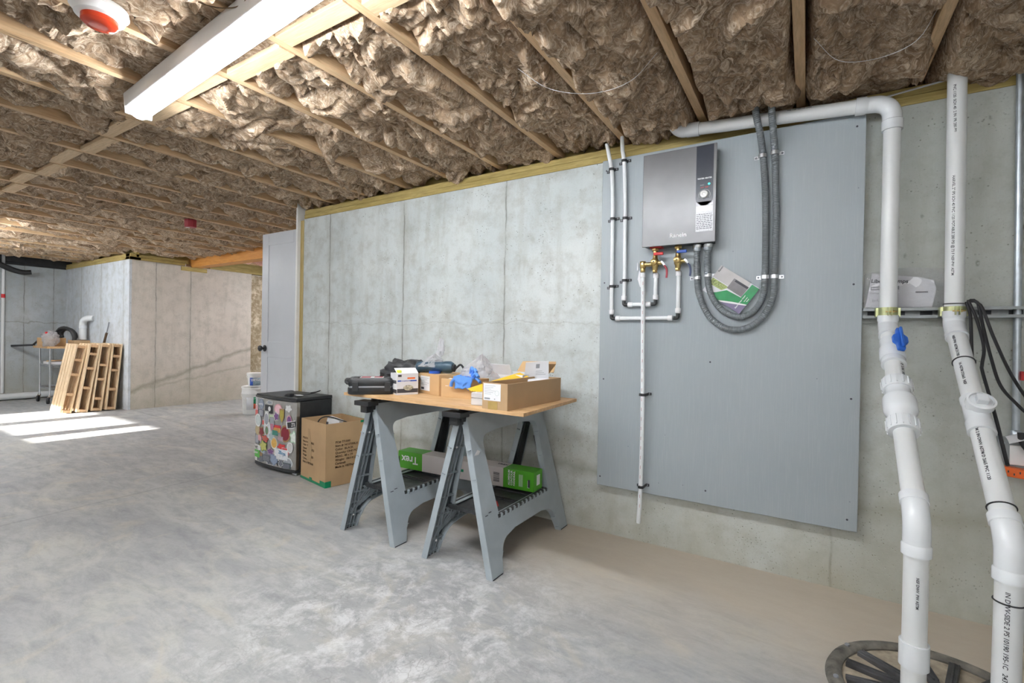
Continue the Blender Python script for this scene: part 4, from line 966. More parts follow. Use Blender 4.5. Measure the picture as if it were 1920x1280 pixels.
# ------------------------------------------------------------------ steel conduit, junction box at the right edge
T = thing('steel_conduit', 'shiny vertical steel conduit at the right edge of the view', 'conduit', (0.69, 2.62, 0.8))
MB().cyl((0.688, 2.625, 2.20), (0.700, 2.625, 0.775), 0.0117, None, 20).build('tube', M['galv'], T)
MB().tube(cr([(0.688, 2.625, 2.19), (0.688, 2.61, 2.24), (0.685, 2.58, 2.28), (0.68, 2.5, 2.34)], 0.02), 0.0117, 14).build('bend', M['galv'], T)
MB().lathe([(0.0117, 0), (0.016, 0.003), (0.016, 0.03), (0.0125, 0.034)], (0.700, 2.625, 0.765), (0, 0, 1), 16).build('connector', M['galv'], T)
B(0.705, 0.712, 2.60, 2.63, 0.995, 1.03).build('red_tab', M['red'], T)
T = thing('electrical_box', 'grey metal electrical box with an orange multi-tap at the right edge', 'electrical box', (0.70, 2.6, 0.66))
B(0.640, 0.762, 2.585, 2.648, 0.655, 0.768).build('box_body', M['rail'], T, 0.003)
MB().lathe([(0.006, 0), (0.004, 0.003)], (0.655, 2.5845, 0.75), (0, -1, 0), 10).build('screw', M['zinc'], T)
B(0.672, 0.75, 2.578, 2.5845, 0.670, 0.745).build('receptacle', M['white'], T, 0.002)
T = thing('power_tap', 'orange power tap plugged in below the grey electrical box', 'power tap', (0.70, 2.55, 0.63))
m = MB(); m.prism([(0.628, 0.660), (0.636, 0.668), (0.76, 0.655), (0.80, 0.65), (0.80, 0.618), (0.64, 0.632), (0.628, 0.645)][::-1], 2.535, 2.584, 'xz'); m.build('tap_body', M['orange'], T, 0.004)
m = MB()
for k in range(8): m.box(0.640+k*0.016, 0.644+k*0.016, 2.534, 2.5352, 0.640+(k % 2)*0.008-k*0.001, 0.648+(k % 2)*0.008-k*0.001)
m.build('sockets', M['ink'], T)
T = thing('folded_tag', 'cream paper tag and black plug poking out above the electrical box', 'tag', (0.71, 2.56, 0.79))
m = MB(); m.grid(6, 4, lambda u, v: (0.66+u*0.10, 2.59-v*0.05-u*0.01, 0.775+u*0.045-0.02*v*v)); m.build('paper', M['paper'], T)
m = MB().tube(cr([(0.695, 2.555, 0.80), (0.70, 2.55, 0.76), (0.73, 2.54, 0.71), (0.745, 2.53, 0.66)], 0.01), 0.011, 10); m.build('black_plug', M['rubber'], T)
# black cables from the riser to the outlet
cabs = [([(0.540, 2.545, 1.305), (0.562, 2.54, 1.295), (0.575, 2.52, 1.20), (0.59, 2.48, 1.08), (0.61, 2.45, 0.98), (0.66, 2.46, 0.91), (0.71, 2.5, 0.86), (0.76, 2.53, 0.80)], 'black cable drooping furthest left between the riser and the right edge'),
        ([(0.540, 2.54, 1.300), (0.568, 2.53, 1.285), (0.60, 2.50, 1.16), (0.635, 2.47, 1.04), (0.68, 2.48, 0.95), (0.73, 2.5, 0.88), (0.78, 2.52, 0.82)], 'black cable crossing from the clamp on the outer riser to the right edge'),
        ([(0.530, 2.54, 1.298), (0.538, 2.52, 1.24), (0.53, 2.46, 1.14), (0.52, 2.395, 1.055)], 'short black cable running down behind the slanted riser'),
        ([(0.535, 2.54, 1.305), (0.556, 2.51, 1.22), (0.560, 2.44, 1.12), (0.545, 2.39, 1.058), (0.538, 2.35, 1.03), (0.535, 2.2, 0.90), (0.53, 2.05, 0.76)], 'black cable hanging in a loop and following the slanted riser down')]
for pts, l in cabs: tag(MB().tube(cr(pts, 0.012), 0.0052, 8).build('electric_cable', M['rubber']), l, 'cable', 'black cables beside the outer riser')
tag(MB().tube(cr([(0.523, 1.84, 0.42), (0.535, 1.83, 0.36), (0.530, 1.83, 0.25), (0.545, 1.84, 0.14), (0.535, 1.85, 0.024)], 0.012), 0.006, 8).build('electric_cable', M['rubber']), 'black cable dropping beside the outer pipe into the pit cover', 'cable')

# ------------------------------------------------------------------ white door standing open at the end of the wall
DX0, DX1, DY, DZ = -4.535, -3.93, 2.665, 2.09
T = thing('door_leaf', 'white panelled door with a black knob standing open at the end of the concrete wall', 'door', (DX0, DY, 0.02))
m = MB(); m.box(DX0, DX1, DY+0.006, DY+0.035, 0.02, DZ)
st = 0.105
def rail_(z0, z1): m.box(DX0+st, DX1-st, DY, DY+0.007, z0, z1)
m.box(DX0, DX0+st, DY, DY+0.007, 0.02, DZ); m.box(DX1-st, DX1, DY, DY+0.007, 0.02, DZ)
rail_(DZ-0.115, DZ); rail_(0.90, 1.05); rail_(0.02, 0.22)
SLAB = m.build('door_slab', M['door'], T, 0.0025)
kx, kz = DX0+0.062, 0.985
k_ = MB().lathe([(0.031, 0), (0.031, 0.004), (0.027, 0.008), (0.011, 0.012), (0.011, 0.028), (0.022, 0.034), (0.028, 0.044), (0.027, 0.054), (0.018, 0.061), (0.001, 0.062)], (kx, DY, kz), (0, -1, 0), 32).build('door_knob', M['black'], SLAB)
B(DX0-0.0012, DX0+0.0005, DY+0.008, DY+0.03, kz-0.03, kz+0.03).build('latch_plate', M['black'], SLAB)
for z in (0.25, 1.05, 1.85): MB().cyl((DX1+0.004, DY-0.004, z-0.045), (DX1+0.004, DY-0.004, z+0.045), 0.006).build('hinge', M['black'], T)
T.location = T.location

# ------------------------------------------------------------------ mini fridge
FX0, FX1, FY0, FY1, FZ = -4.00, -3.425, 2.31, 2.645, 0.615
T = thing('mini_fridge', 'small black fridge with a steel door covered in stickers, at the end of the wall', 'fridge', (-3.71, 2.45, 0))
B(FX0+0.004, FX1-0.004, FY0+0.035, FY1-0.006, 0.015, FZ-0.028).build('cabinet', M['black'], T, 0.005)
B(FX0, FX1, FY0+0.005, FY1-0.004, FZ-0.026, FZ).build('top_panel', M['black'], T, 0.005)
n = 18
def bow(u): return FY0-0.026*math.sin(math.pi*u)**0.8
front = [(FX0+0.003+(FX1-0.006-FX0)*i/n, bow(i/n)) for i in range(n+1)]
m = MB(); m.prism(front+[(FX1-0.003, FY0+0.032), (FX0+0.003, FY0+0.032)], 0.045, FZ-0.030, 'xy', True); FDOOR = m.build('fridge_door', M['steel'], T, 0.002)
m = MB(); m.prism([(x, y-0.003) for x, y in front]+[(FX1, FY0+0.03), (FX0, FY0+0.03)], FZ-0.028, FZ-0.010, 'xy', True); m.build('door_top_cap', M['black'], T, 0.002)
m = MB(); m.prism([(x, y-0.002) for x, y in front]+[(FX1, FY0+0.03), (FX0, FY0+0.03)], 0.020, 0.044, 'xy', True); m.build('door_bottom_cap', M['black'], T, 0.002)
for x in (FX0+0.05, FX1-0.05):
    for y in (FY0+0.07, FY1-0.05): MB().cyl((x, y, 0), (x, y, 0.018), 0.018).build('foot', M['rubber'], T)
B(FX1-0.05, FX1+0.004, FY0+0.0, FY0+0.045, 0.006, 0.022).build('hinge_bracket', M['zinc'], T, 0.002)
# stickers: (u across, z, width, height, shape, colour, inner colour)
random.seed(21)
def sm(c): 
    key = 'st_%02d%02d%02d' % tuple(int(v*99) for v in c)
    if key not in M: M[key] = pm('sticker_ink', c, 0.35, 0, 0.1, 60)
    return M[key]
WH, BK, GY, DG = (0.78, 0.78, 0.78), (0.03, 0.03, 0.035), (0.35, 0.37, 0.42), (0.16, 0.17, 0.20)
RD, GN, YE, PK, LB, BR, PU, MR = (0.62, 0.05, 0.05), (0.12, 0.42, 0.08), (0.55, 0.55, 0.16), (0.75, 0.38, 0.42), (0.30, 0.52, 0.66), (0.35, 0.22, 0.10), (0.20, 0.09, 0.25), (0.22, 0.015, 0.03)
FRW = FX1-FX0
def sticker(u, z, w_, h_, shape, c1, c2=None, rot=0.0, layer=1, txt=None, tc=WH, ts=0.02):
    """u across the door 0..1; the piece follows the bowed front"""
    w_ *= 1.22; h_ *= 1.15
    def mk(scale, dz, mat_, name, par):
        pts = []
        if shape == 'o':
            for i in range(24): a = 2*math.pi*i/24; pts.append((math.cos(a)*w_/2*scale, math.sin(a)*h_/2*scale))
        elif shape == 'tri': pts = [(-w_/2*scale, h_/2*scale), (w_/2*scale, h_/2*scale), (0, -h_/2*scale)]
        elif shape == 'shield': pts = [(-w_/2*scale, h_/2*scale), (w_/2*scale, h_/2*scale), (w_/2*scale, -h_*0.1*scale), (0, -h_/2*scale), (-w_/2*scale, -h_*0.1*scale)]
        elif shape == 'blob':
            for i in range(20): a = 2*math.pi*i/20; r = 1+0.22*math.sin(a*5+u*40); pts.append((math.cos(a)*w_/2*scale*r*0.9, math.sin(a)*h_/2*scale*r*0.9))
        else: pts = [(-w_/2*scale, -h_/2*scale), (0, -h_/2*scale), (w_/2*scale, -h_/2*scale), (w_/2*scale, h_/2*scale), (0, h_/2*scale), (-w_/2*scale, h_/2*scale)]
        cr_, sr_ = math.cos(rot), math.sin(rot); P = []
        for a, b in pts:
            x = FX0+u*FRW+a*cr_-b*sr_; zz = z+a*sr_+b*cr_
            x = min(max(x, FX0+0.006), FX1-0.006); uu = (x-FX0)/FRW
            P.append(Vector((x, bow(uu)-0.0004-dz, min(max(zz, 0.05), FZ-0.034))))
        c = sum(P, Vector())/len(P); uu = (c.x-FX0)/FRW; c = Vector((c.x, min(bow(uu)-0.0004-dz, c.y), c.z)); k = len(P); mb = MB()
        mb.add(P+[c]+[p+Vector((0, 0.0003, 0)) for p in P]+[c+Vector((0, 0.0003, 0))], [[i, (i+1) % k, k] for i in range(k)]+[[i, k+1+i, k+1+(i+1) % k, (i+1) % k] for i in range(k)]+[[k+1+(i+1) % k, k+1+i, 2*k+1] for i in range(k)])
        return mb.build(name, mat_, par)
    s_ = mk(1.0, 0.0006*layer, sm(c1), 'sticker', FD)
    if c2: mk(0.80, 0.0006*layer+0.0003, sm(c2), 'sticker_print', FD)
    if txt:
        uu = u; text(txt, ts, sm(tc), (FX0+u*FRW, bow(uu)-0.0006*layer-0.0014, z-ts*0.35), (math.cos(rot), 0, math.sin(rot)), (-math.sin(rot), 0, math.cos(rot)), FD, 'sticker_print', align='CENTER', bold=0.0006)
FD = FDOOR
# placed roughly as on the photographed door, left to right and top to bottom
ST = [
 (0.05, .555, .05, .045, 'r', (0.45, 0.52, 0.53), None), (0.20, .535, .075, .080, 'o', (0.20, 0.24, 0.33), (0.28, 0.32, 0.42)), (0.05, .50, .05, .05, 'o', WH, PK), (0.04, .455, .06, .045, 'r', (0.55, .2, .2), RD),
 (0.20, .462, .07, .05, 'r', (0.14, .14, .2), GY), (0.11, .395, .095, .095, 'o', WH, (0.55, .62, .62)), (0.26, .385, .025, .04, 'r', WH, RD), (0.41, .505, .095, .06, 'r', BK, None), (0.43, .508, .03, .035, 'o', WH, None),
 (0.64, .515, .080, .075, 'o', PK, (0.85, .55, .6)), (0.72, .465, .045, .10, 'shield', BR, (0.42, .36, .07)), (0.36, .42, .06, .10, 'o', WH, GY), (0.37, .33, .085, .145, 'o', WH, (.6, .63, .66)), (0.365, .325, .04, .06, 'o', BR, (.12, .25, .14)),
 (0.50, .445, .07, .03, 'r', (.55, .68, .45), None), (0.50, .41, .05, .06, 'r', (.3, .3, .32), GY), (0.60, .455, .06, .07, 'blob', (.7, .72, .65), PU), (0.87, .44, .045, .065, 'o', PK, PU), (0.62, .37, .085, .03, 'r', PU, RD), (0.61, .345, .07, .03, 'r', (.7, .4, .1), (.55, .3, .1)), (0.57, .32, .06, .035, 'r', (.06, .25, .2), None),
 (0.10, .31, .085, .075, 'o', (.42, .35, .2), (.5, .4, .22)), (0.22, .305, .08, .08, 'blob', BR, MR), (0.33, .255, .085, .05, 'blob', RD, (.5, .12, .08)), (0.48, .285, .07, .07, 'blob', (.5, .63, .62), (.4, .5, .52)), (0.79, .325, .098, .12, 'o', BR, MR), (0.955, .305, .07, .09, 'blob', (.45, .7, .5), (.75, .8, .75)),
 (0.08, .235, .06, .07, 'r', DG, GY), (0.17, .25, .05, .04, 'r', PK, None), (0.28, .19, .105, .085, 'blob', (.25, .3, .08), YE), (0.55, .235, .075, .085, 'o', (.75, .72, .66), (.7, .42, .1)), (0.72, .215, .085, .045, 'blob', (.6, .05, .06), RD), (0.80, .185, .07, .05, 'r', PK, RD), (0.89, .22, .055, .075, 'o', WH, (.6, .6, .6)),
 (0.10, .165, .095, .035, 'r', WH, None), (0.08, .120, .088, .068, 'r', (.10, .45, .07), None), (0.25, .15, .075, .05, 'o', GY, (.45, .6, .68)), (0.21, .10, .05, .055, 'r', BR, None), (0.40, .125, .095, .06, 'blob', (.16, .18, .3), (.2, .2, .24)), (0.47, .16, .09, .05, 'blob', (.6, .5, .55), PU), (0.71, .165, .135, .055, 'r', WH, (.72, .74, .78)), (0.73, .13, .11, .03, 'r', (.7, .72, .74), None),
 (0.60, .135, .055, .055, 'o', WH, RD), (0.05, .068, .050, .055, 'o', BK, WH), (0.20, .070, .095, .065, 'shield', BK, DG), (0.36, .095, .10, .045, 'r', (.1, .11, .14), (.2, .21, .24)), (0.56, .095, .08, .085, 'shield', (.18, .25, .36), (.28, .34, .46)), (0.71, .085, .05, .065, 'blob', (.6, .62, .64), DG), (0.85, .095, .085, .075, 'o', (.62, .66, .66), GY), (0.46, .05+.02, .11, .04, 'blob', WH, DG), (0.64, .070, .06, .065, 'tri', WH, BK), (0.82, .065, .085, .05, 'r', (.06, .09, .09), DG),
 (0.50, .36, .035, .05, 'shield', (.5, .2, .3), None), (0.70, .28, .05, .03, 'r', (.4, .3, .35), None), (0.43, .56, .08, .028, 'blob', WH, GY), (0.85, .53, .06, .05, 'blob', WH, None), (0.36, .47, .05, .03, 'r', (.6, .62, .6), None)]
for i, a in enumerate(ST): sticker(*a, layer=1+(i % 6))
sticker(0.93, .405, .105, .05, 'r', WH, BK, rot=0.16, layer=8, txt='YETI', ts=.040)
sticker(0.10, .165, .098, .036, 'r', WH, None, layer=8, txt='YETI', tc=BK, ts=.034)
sticker(0.08, .120, .01, .01, 'r', (.10, .45, .07), None, layer=8, txt='CANAN', ts=.022)
sticker(0.74, .170, .01, .01, 'r', WH, None, layer=9, rot=-0.1, txt='2Boys', tc=(.1, .3, .5), ts=.040)
sticker(0.20, .535, .01, .01, 'o', (.2, .24, .33), None, layer=9, txt='MOTO', ts=.02)
# cord lying on the fridge
T = thing('appliance_cable', 'black power cord with a white tag coiled on top of the small fridge', 'cord', (-3.62, 2.45, FZ))
z = FZ+0.005
MB().tube(cr([(-3.66, 2.60, z), (-3.60, 2.61, z+0.01), (-3.52, 2.59, z+0.03), (-3.46, 2.52, z+0.03), (-3.49, 2.46, z+0.012), (-3.58, 2.44, z), (-3.68, 2.42, z), (-3.66, 2.36, z), (-3.60, 2.37, z+0.004)], 0.01), 0.0045, 8).build('cable', M['rubber'], T)
B(-3.625, -3.585, 2.352, 2.392, FZ+0.001, FZ+0.022).build('plug', M['rubber'], T, 0.004)
m = MB(); m.prism([(-3.60, 2.40), (-3.53, 2.385), (-3.50, 2.42), (-3.57, 2.435)], z+0.004, z+0.006); m.build('paper_tag', M['paper'], T)

# ------------------------------------------------------------------ tall open cardboard box
def carton(name, label, C, ang, w_, d_, h_, mat_, cat='box', th=0.004, group=None, closed=False, flap=None, parts=True):
    """box standing at C; ang turns its front (local -y) face"""
    T = thing(name, label, cat, C, ang, group)
    m = MB()
    m.box(0, w_, 0, th, 0, h_); m.box(0, w_, d_-th, d_, 0, h_); m.box(0, th, th, d_-th, 0, h_); m.box(w_-th, w_, th, d_-th, 0, h_); m.box(th, w_-th, th, d_-th, 0, th)
    if closed: m.box(0, w_, 0, d_, h_, h_+th)
    m.build('box_walls', mat_, T, 0.0012, local=True)
    return T
a_ = math.atan2(2.245-2.325, -2.975+3.375)
# front edge runs from (-3.375, 2.325) to (-2.975, 2.245)
T = carton('cardboard_box', 'tall open cardboard box with green tape on the floor between the fridge and the sawhorses', (-3.375, 2.318, 0.001), math.atan2(-0.073, 0.395), 0.402, 0.335, 0.468, M['card'], th=0.005)
m = MB(); m.box(-0.0012, 0.4032, -0.0012, 0.0, 0.0, 0.018); m.box(0.32, 0.4032, -0.0014, 0.0, 0.0, 0.042); m.box(0.4022, 0.4034, 0, 0.045, 0.0, 0.045); m.box(0.4022, 0.4034, 0.27, 0.337, 0.0, 0.10); m.box(0.15, 0.19, -0.0014, 0.0, 0.0, 0.034)
m.box(-0.0012, 0.0, 0, 0.335, 0, 0.018); m.box(0.05, 0.404, 0.3352, 0.3364, 0.44, 0.469); m.box(0.402, 0.4034, 0.28, 0.3364, 0.452, 0.469)
m.build('green_tape', M['tape_green'], T, local=True)
tx = 'PO# 771000\nItem #: NO7300LX\nColor:  BLACK\nQuantity: ONE PCS\nMEAS.: 48 x 29\nWeight:  18.0 KGS\nCarton#:\nMade in VIETNAM'
text(tx, 0.023, M['brown_ink'], (0.4045, 0.075, 0.318), (0, 1, 0), (0, 0, 1), T, 'printed_marking', local=True, line=1.15, bold=0.0003)
text(tx, 0.023, M['brown_ink'], (0.035, -0.0015, 0.315), (1, 0, 0), (0, 0, 1), T, 'printed_marking', local=True, line=1.15, bold=0.0003)
m = MB(); m.prism([(0.10, 0.16), (0.17, 0.15), (0.185, 0.25), (0.15, 0.40), (0.115, 0.40), (0.125, 0.28), (0.10, 0.24)], -0.0022, -0.0016, 'xz'); m.build('torn_patch', M['card_in'], T, local=True)
T = thing('box_contents', 'white packaged part with a dark cord sticking up inside the tall cardboard box', 'packed item', (-3.2, 2.42, 0.10))
Bx = MB(); Bx.bar((-3.22, 2.42, 0.012), (-3.12, 2.44, 0.475), 0.12, 0.05, (0.2, -1, 0)); Bx.build('white_part', M['paper'], T, 0.004)
MB().tube(cr([(-3.27, 2.38, 0.30), (-3.26, 2.38, 0.43), (-3.19, 2.39, 0.485), (-3.08, 2.42, 0.478), (-2.99, 2.50, 0.42), (-2.98, 2.52, 0.3)], 0.01), 0.0045, 8).build('dark_cord', M['rubber'], T)
B(-3.17, -3.15, 2.39, 2.396, 0.43, 0.45).build('black_mark', M['ink'], T)

# ------------------------------------------------------------------ sawhorses
def plate(outer, hole, th, frm, mb):
    """flat plate with an opening, extruded along the frame's z"""
    bm = bmesh.new()
    for loop in (outer, hole):
        if not loop: continue
        vs = [bm.verts.new((p[0], p[1], 0)) for p in loop]
        for i in range(len(vs)): bm.edges.new((vs[i], vs[(i+1) % len(vs)]))
    bmesh.ops.triangle_fill(bm, edges=bm.edges[:], use_beauty=True)
    r = bmesh.ops.extrude_face_region(bm, geom=bm.faces[:])
    bmesh.ops.translate(bm, verts=[v for v in r['geom'] if isinstance(v, bmesh.types.BMVert)], vec=(0, 0, th))
    bm.verts.index_update(); o = mb.M; mb.M = frm
    mb.add([v.co for v in bm.verts], [[v.index for v in f.verts] for f in bm.faces], False); mb.M = o; bm.free(); return mb
def arc(cx, cy, r, a0, a1, n=8): return [(cx+r*math.cos(math.radians(a0+(a1-a0)*i/n)), cy+r*math.sin(math.radians(a0+(a1-a0)*i/n))) for i in range(n+1)]
SL, SH, SPR = 0.80, 0.745, 0.215
def sawhorse(X, label, Y0=1.825):
    T = thing('sawhorse', label, 'sawhorse', (X, Y0, 0), 0, 'folding sawhorses under the table')
    for side in (-1, 1):
        foot = Vector((side*SPR, 0, 0)); top = Vector((side*0.028, 0, SH)); up_ = (top-foot); Tn = up_.length; up_.normalize()
        ey = up_; ex = Vector((0, 1, 0)); nz = Vector((side, 0, 0)); nz = (nz-up_*nz.dot(up_)).normalized()   # outward
        fr = Matrix(((ex.x, ey.x, nz.x, foot.x), (ex.y, ey.y, nz.y, foot.y), (ex.z, ey.z, nz.z, foot.z), (0, 0, 0, 1)))
        ou = [(0, 0), (0.088, 0), (0.098, 0.04)]+[(0.105, 0.07)]+arc(0.20, 0.065, 0.088, 170, 95, 7)+[(0.26, 0.165), (0.54, 0.165)]+arc(0.60, 0.065, 0.088, 85, 10, 7)+[(0.702, 0.04), (0.712, 0), (0.80, 0), (0.792, 0.3), (0.775, Tn-0.03), (0.77, Tn), (0.03, Tn), (0.025, Tn-0.03), (0.008, 0.3)]
        ho = [(0.140, 0.262), (0.128, 0.40), (0.118, Tn-0.20)]+arc(0.165, Tn-0.155, 0.047, 180, 95, 5)+[(0.25, Tn-0.098), (0.55, Tn-0.098)]+arc(0.635, Tn-0.155, 0.047, 85, 0, 5)+[(0.682, Tn-0.20), (0.672, 0.40), (0.660, 0.262)]
        m = MB(); plate(ou, ho, 0.005, fr, m)
        # turned-in rim following the outline
        m.M = fr
        for loop in (ou, ho):
            for i in range(len(loop)):
                a = loop[i]; b = loop[(i+1) % len(loop)]
                if math.hypot(b[0]-a[0], b[1]-a[1]) < 1e-4: continue
                m.bar((a[0], a[1], -0.013), (b[0], b[1], -0.013), 0.004, 0.034, (0, 0, 1))
        m.M = None
        LF = m.build('leg_frame', M['saw'], T, local=True)
        li = MB(); plate([(p[0]*0.995+0.002, p[1]) for p in ou], ho, 0.0012, fr @ Matrix.Translation((0, 0, -0.0016)), li); li.build('rib_shade', M['saw_shade'], LF, local=True)  # dark sheet added behind the ribs, painting the shade between them
        rb = MB(); rb.M = fr
        def R_(a, b, h=0.020, w_=0.004): rb.bar((a[0], a[1], -h/2), (b[0], b[1], -h/2), w_, h, (0, 0, 1))
        for q in range(1, 4):
            f_ = q/4
            R_((0.088*f_, 0.0), (0.012+0.112*f_, Tn-0.02)); R_((0.712+0.088*(1-f_), 0.0), (0.788-0.112*f_, Tn-0.02))
        for tt in (0.035, 0.10, 0.17, 0.235, 0.33, 0.46, 0.60):
            R_((0.008, tt), (0.100 if tt < .1 else 0.13, tt-0.012+0.0*tt)); R_((0.700 if tt < .1 else 0.672, tt-0.012), (0.792, tt))
        for tt in (0.18, 0.215, 0.245): R_((0.10, tt), (0.70, tt))
        for q in range(14): R_((0.13+q*0.042, 0.165), (0.13+q*0.042+0.02, 0.262))
        for q in range(6): R_((0.03+q*0.02, 0.10+q*0.012), (0.13+q*0.03, 0.25))
        rb.build('inner_ribs', M['saw_in'], LF, local=True)
        # plain black strip on the inside of the rear leg
        bk = MB(); bk.M = fr; bk.bar((0.735, 0.27, -0.034), (0.72, Tn-0.06, -0.034), 0.055, 0.012, (0, 0, 1)); bk.bar((0.70, 0.27, -0.028), (0.69, Tn-0.2, -0.028), 0.012, 0.02, (0, 0, 1))
        bk.build('dark_strip', M['black'], LF, local=True)
        for yy in (0.02, 0.735):
            ft = MB(); ft.M = fr; ft.box(yy-0.018, yy+0.066, -0.0, 0.004, -0.030, 0.006); ft.build('foot_pad', M['rubber'], LF, local=True)
        sc = MB()
        for tt in (0.09, 0.60): sc.M = fr; sc.lathe([(0.006, 0), (0.004, 0.004)], (0.05, tt, -0.026), (0, 0, -1), 10)
        sc.build('rivet', M['white'], LF, local=True)
        sl = MB(); sl.M = fr; sl.box(0.030, 0.052, 0.282, 0.286, 0.0048, 0.0056); sl.box(0.060, 0.082, 0.290, 0.294, 0.0048, 0.0056); sl.build('slot', M['ink'], LF, local=True)
    # top beam with teeth, end bracket
    tb = MB(); tb.box(-0.030, 0.030, -0.005, SL-0.02, SH-0.03, SH+0.018)
    for q in range(30): tb.box(-0.034, 0.034, 0.05+q*0.0235, 0.062+q*0.0235, SH+0.018, SH+0.037)
    tb.build('top_beam', M['black'], T, 0.0015, local=True)
    eb = MB(); eb.box(-0.065, 0.048, -0.045, 0.03, SH-0.006, SH+0.020); eb.box(-0.03, 0.02, -0.03, 0.02, SH-0.045, SH-0.006); eb.build('end_bracket', M['black'], T, 0.003, local=True)
    # folding tray
    tz = 0.232; hw = 0.150
    tr = MB(); tr.box(-hw, hw, 0.115, 0.655, tz, tz+0.008)
    tr.box(-hw, hw, 0.115, 0.127, tz+0.008, tz+0.024); tr.box(-hw, hw, 0.643, 0.655, tz+0.008, tz+0.024); tr.box(-hw, -hw+0.012, 0.127, 0.643, tz+0.008, tz+0.024); tr.box(hw-0.012, hw, 0.127, 0.643, tz+0.008, tz+0.024)
    for yy in (0.36, 0.385, 0.50): tr.box(-hw+0.012, hw-0.012, yy, yy+0.006, tz+0.008, tz+0.016)
    for q in range(13): tr.box(hw-0.004, hw+0.010, 0.13+q*0.041, 0.15+q*0.041, tz+0.002, tz+0.026)
    tr.build('tray', M['black_tray'], T, 0.0015, local=True); TR = bpy.data.objects[tr_name(T)] if False else T.children[-1]
    for q in range(13): B(hw+0.002, hw+0.014, 0.155+q*0.041, 0.166+q*0.041, tz+0.006, tz+0.022).build('tray_clip', M['saw'], TR, local=True)
    return T
s1 = sawhorse(-2.06, 'grey folding sawhorse nearer the cardboard box, carrying the left of the table board')
s2 = sawhorse(-1.432, 'grey folding sawhorse on the right, nearest the viewer, with a red mark on its tray')
m = MB(); m.prism([(-0.035, 0.20), (0.03, 0.19), (0.07, 0.27), (0.02, 0.33), (-0.045, 0.27)], 0.2402, 0.2412); m.build('red_mark', M['red'], s2, local=True)
m = MB(); fp = Vector((0.075, 0.045, 0.545)); m.M = frame((0.0805, 0.048, 0.555), (-0.10, 1, -0.42), (0.24, 0.4, 0.9)); m.box(-0.016, 0.016, -0.024, 0.024, 0, 0.001); m.build('price_sticker', M['card_white'], s2, local=True)

# ------------------------------------------------------------------ table board
TZ = 0.800
T = thing('table_board', 'sheet of orange-brown plywood laid over the two sawhorses as a table top', 'table top', (-1.63, 2.1, 0.784))
m = MB(); m.prism([(-2.235, 1.80), (-1.035, 1.775), (-1.065, 2.40), (-2.25, 2.43)], 0.784, TZ, 'xy'); m.build('plywood', M['ply'], T, 0.001)

# ------------------------------------------------------------------ things on the table
# black tool case, seen end-on towards the camera
T = thing('tool_case', 'black hard tool case with red and white label at the left end of the table', 'tool case', (-2.035, 1.815, TZ), math.radians(44))
def rr(w_, d_, r, n=5): 
    return [p for cx, cy, a in ((w_-r, d_-r, 0), (r, d_-r, 90), (r, r, 180), (w_-r, r, 270)) for p in arc(cx, cy, r, a, a+90, n)]
def slab(pts, z0, z1, c=0.006):
    cx = sum(p[0] for p in pts)/len(pts); cy = sum(p[1] for p in pts)/len(pts)
    def ins(k): return [(cx+(p[0]-cx)*k, cy+(p[1]-cy)*k) for p in pts]
    return MB().loft([[(x, y, z) for x, y in ins(k)] for k, z in ((0.95, z0), (1, z0+c), (1, z1-c), (0.93, z1))])
W0 = 0.245
def shift(m, dx, dy, dz=0):
    m.v = [p+Vector((dx, dy, dz)) for p in m.v]; return m
shift(slab(rr(W0, 0.17, 0.03), 0.0, 0.042), -W0/2, 0.0).build('case_base', M['black'], T, local=True)
shift(slab(rr(W0, 0.17, 0.03), 0.043, 0.088, 0.012), -W0/2, 0.0).build('case_lid', M['black'], T, local=True)
m = MB(); m.box(-W0/2+0.012, W0/2-0.012, -0.003, 0.0, 0.038, 0.047); m.build('seam_band', M['ink_grey'], T, 0.001, local=True)
for x in (-0.095, 0.075):
    m = MB(); m.box(x, x+0.032, -0.008, 0.004, 0.018, 0.070)
    for q in range(5): m.box(x+0.002, x+0.030, 0.006+q*0.02, 0.014+q*0.02, 0.086, 0.0925)
    m.build('latch', M['black'], T, 0.002, local=True)
m = MB().tube(cr([(-0.118, 0.012, 0.06), (-0.130, 0.02, 0.07), (-0.132, 0.07, 0.078), (-0.128, 0.12, 0.075), (-0.112, 0.14, 0.07)], 0.01), 0.009, 8); m.build('handle', M['black'], T, local=True)
B(-0.060, 0.065, 0.045, 0.135, 0.0882, 0.0892).build('label', M['paper'], T, local=True)
m = MB(); m.box(-0.055, -0.005, 0.05, 0.13, 0.0892, 0.0898); m.box(0.015, 0.06, 0.06, 0.13, 0.0892, 0.0898); m.build('label_print', M['darkred'], T, local=True)
# small printed box
a3 = math.atan2(0.119, 0.025)
T = thing('glove_box', 'small white and black printed carton with a rag picture, beside the tool case', 'carton', (-1.905, 1.885, TZ), math.radians(66))
m = MB(); m.box(0, 0.125, 0, 0.10, 0, 0.118); m.build('carton', M['card_white'], T, 0.0015, local=True)
m = MB(); m.box(0.002, 0.123, -0.0008, 0, 0.012, 0.034); m.box(-0.0008, 0, 0.002, 0.098, 0.010, 0.030); m.box(-0.0008, 0, 0.01, 0.09, 0.062, 0.080); m.box(0.006, 0.026, -0.0009, 0, 0.100, 0.112); m.build('black_bands', M['ink'], T, local=True)
B(0.004, 0.115, -0.0009, 0, 0.074, 0.081).build('blue_band', M['blue'], T, local=True); B(0.06, 0.105, -0.0009, 0, 0.088, 0.096).build('orange_band', M['orange'], T, local=True)
m = MB().sphere((0.066, -0.0005, 0.038), 0.03, (1, 0.02, 0.55), 16); m.build('rag_picture', pm('rag_print', (0.40, 0.38, 0.30), 0.6, 0, 0.6, 120), T, local=True)
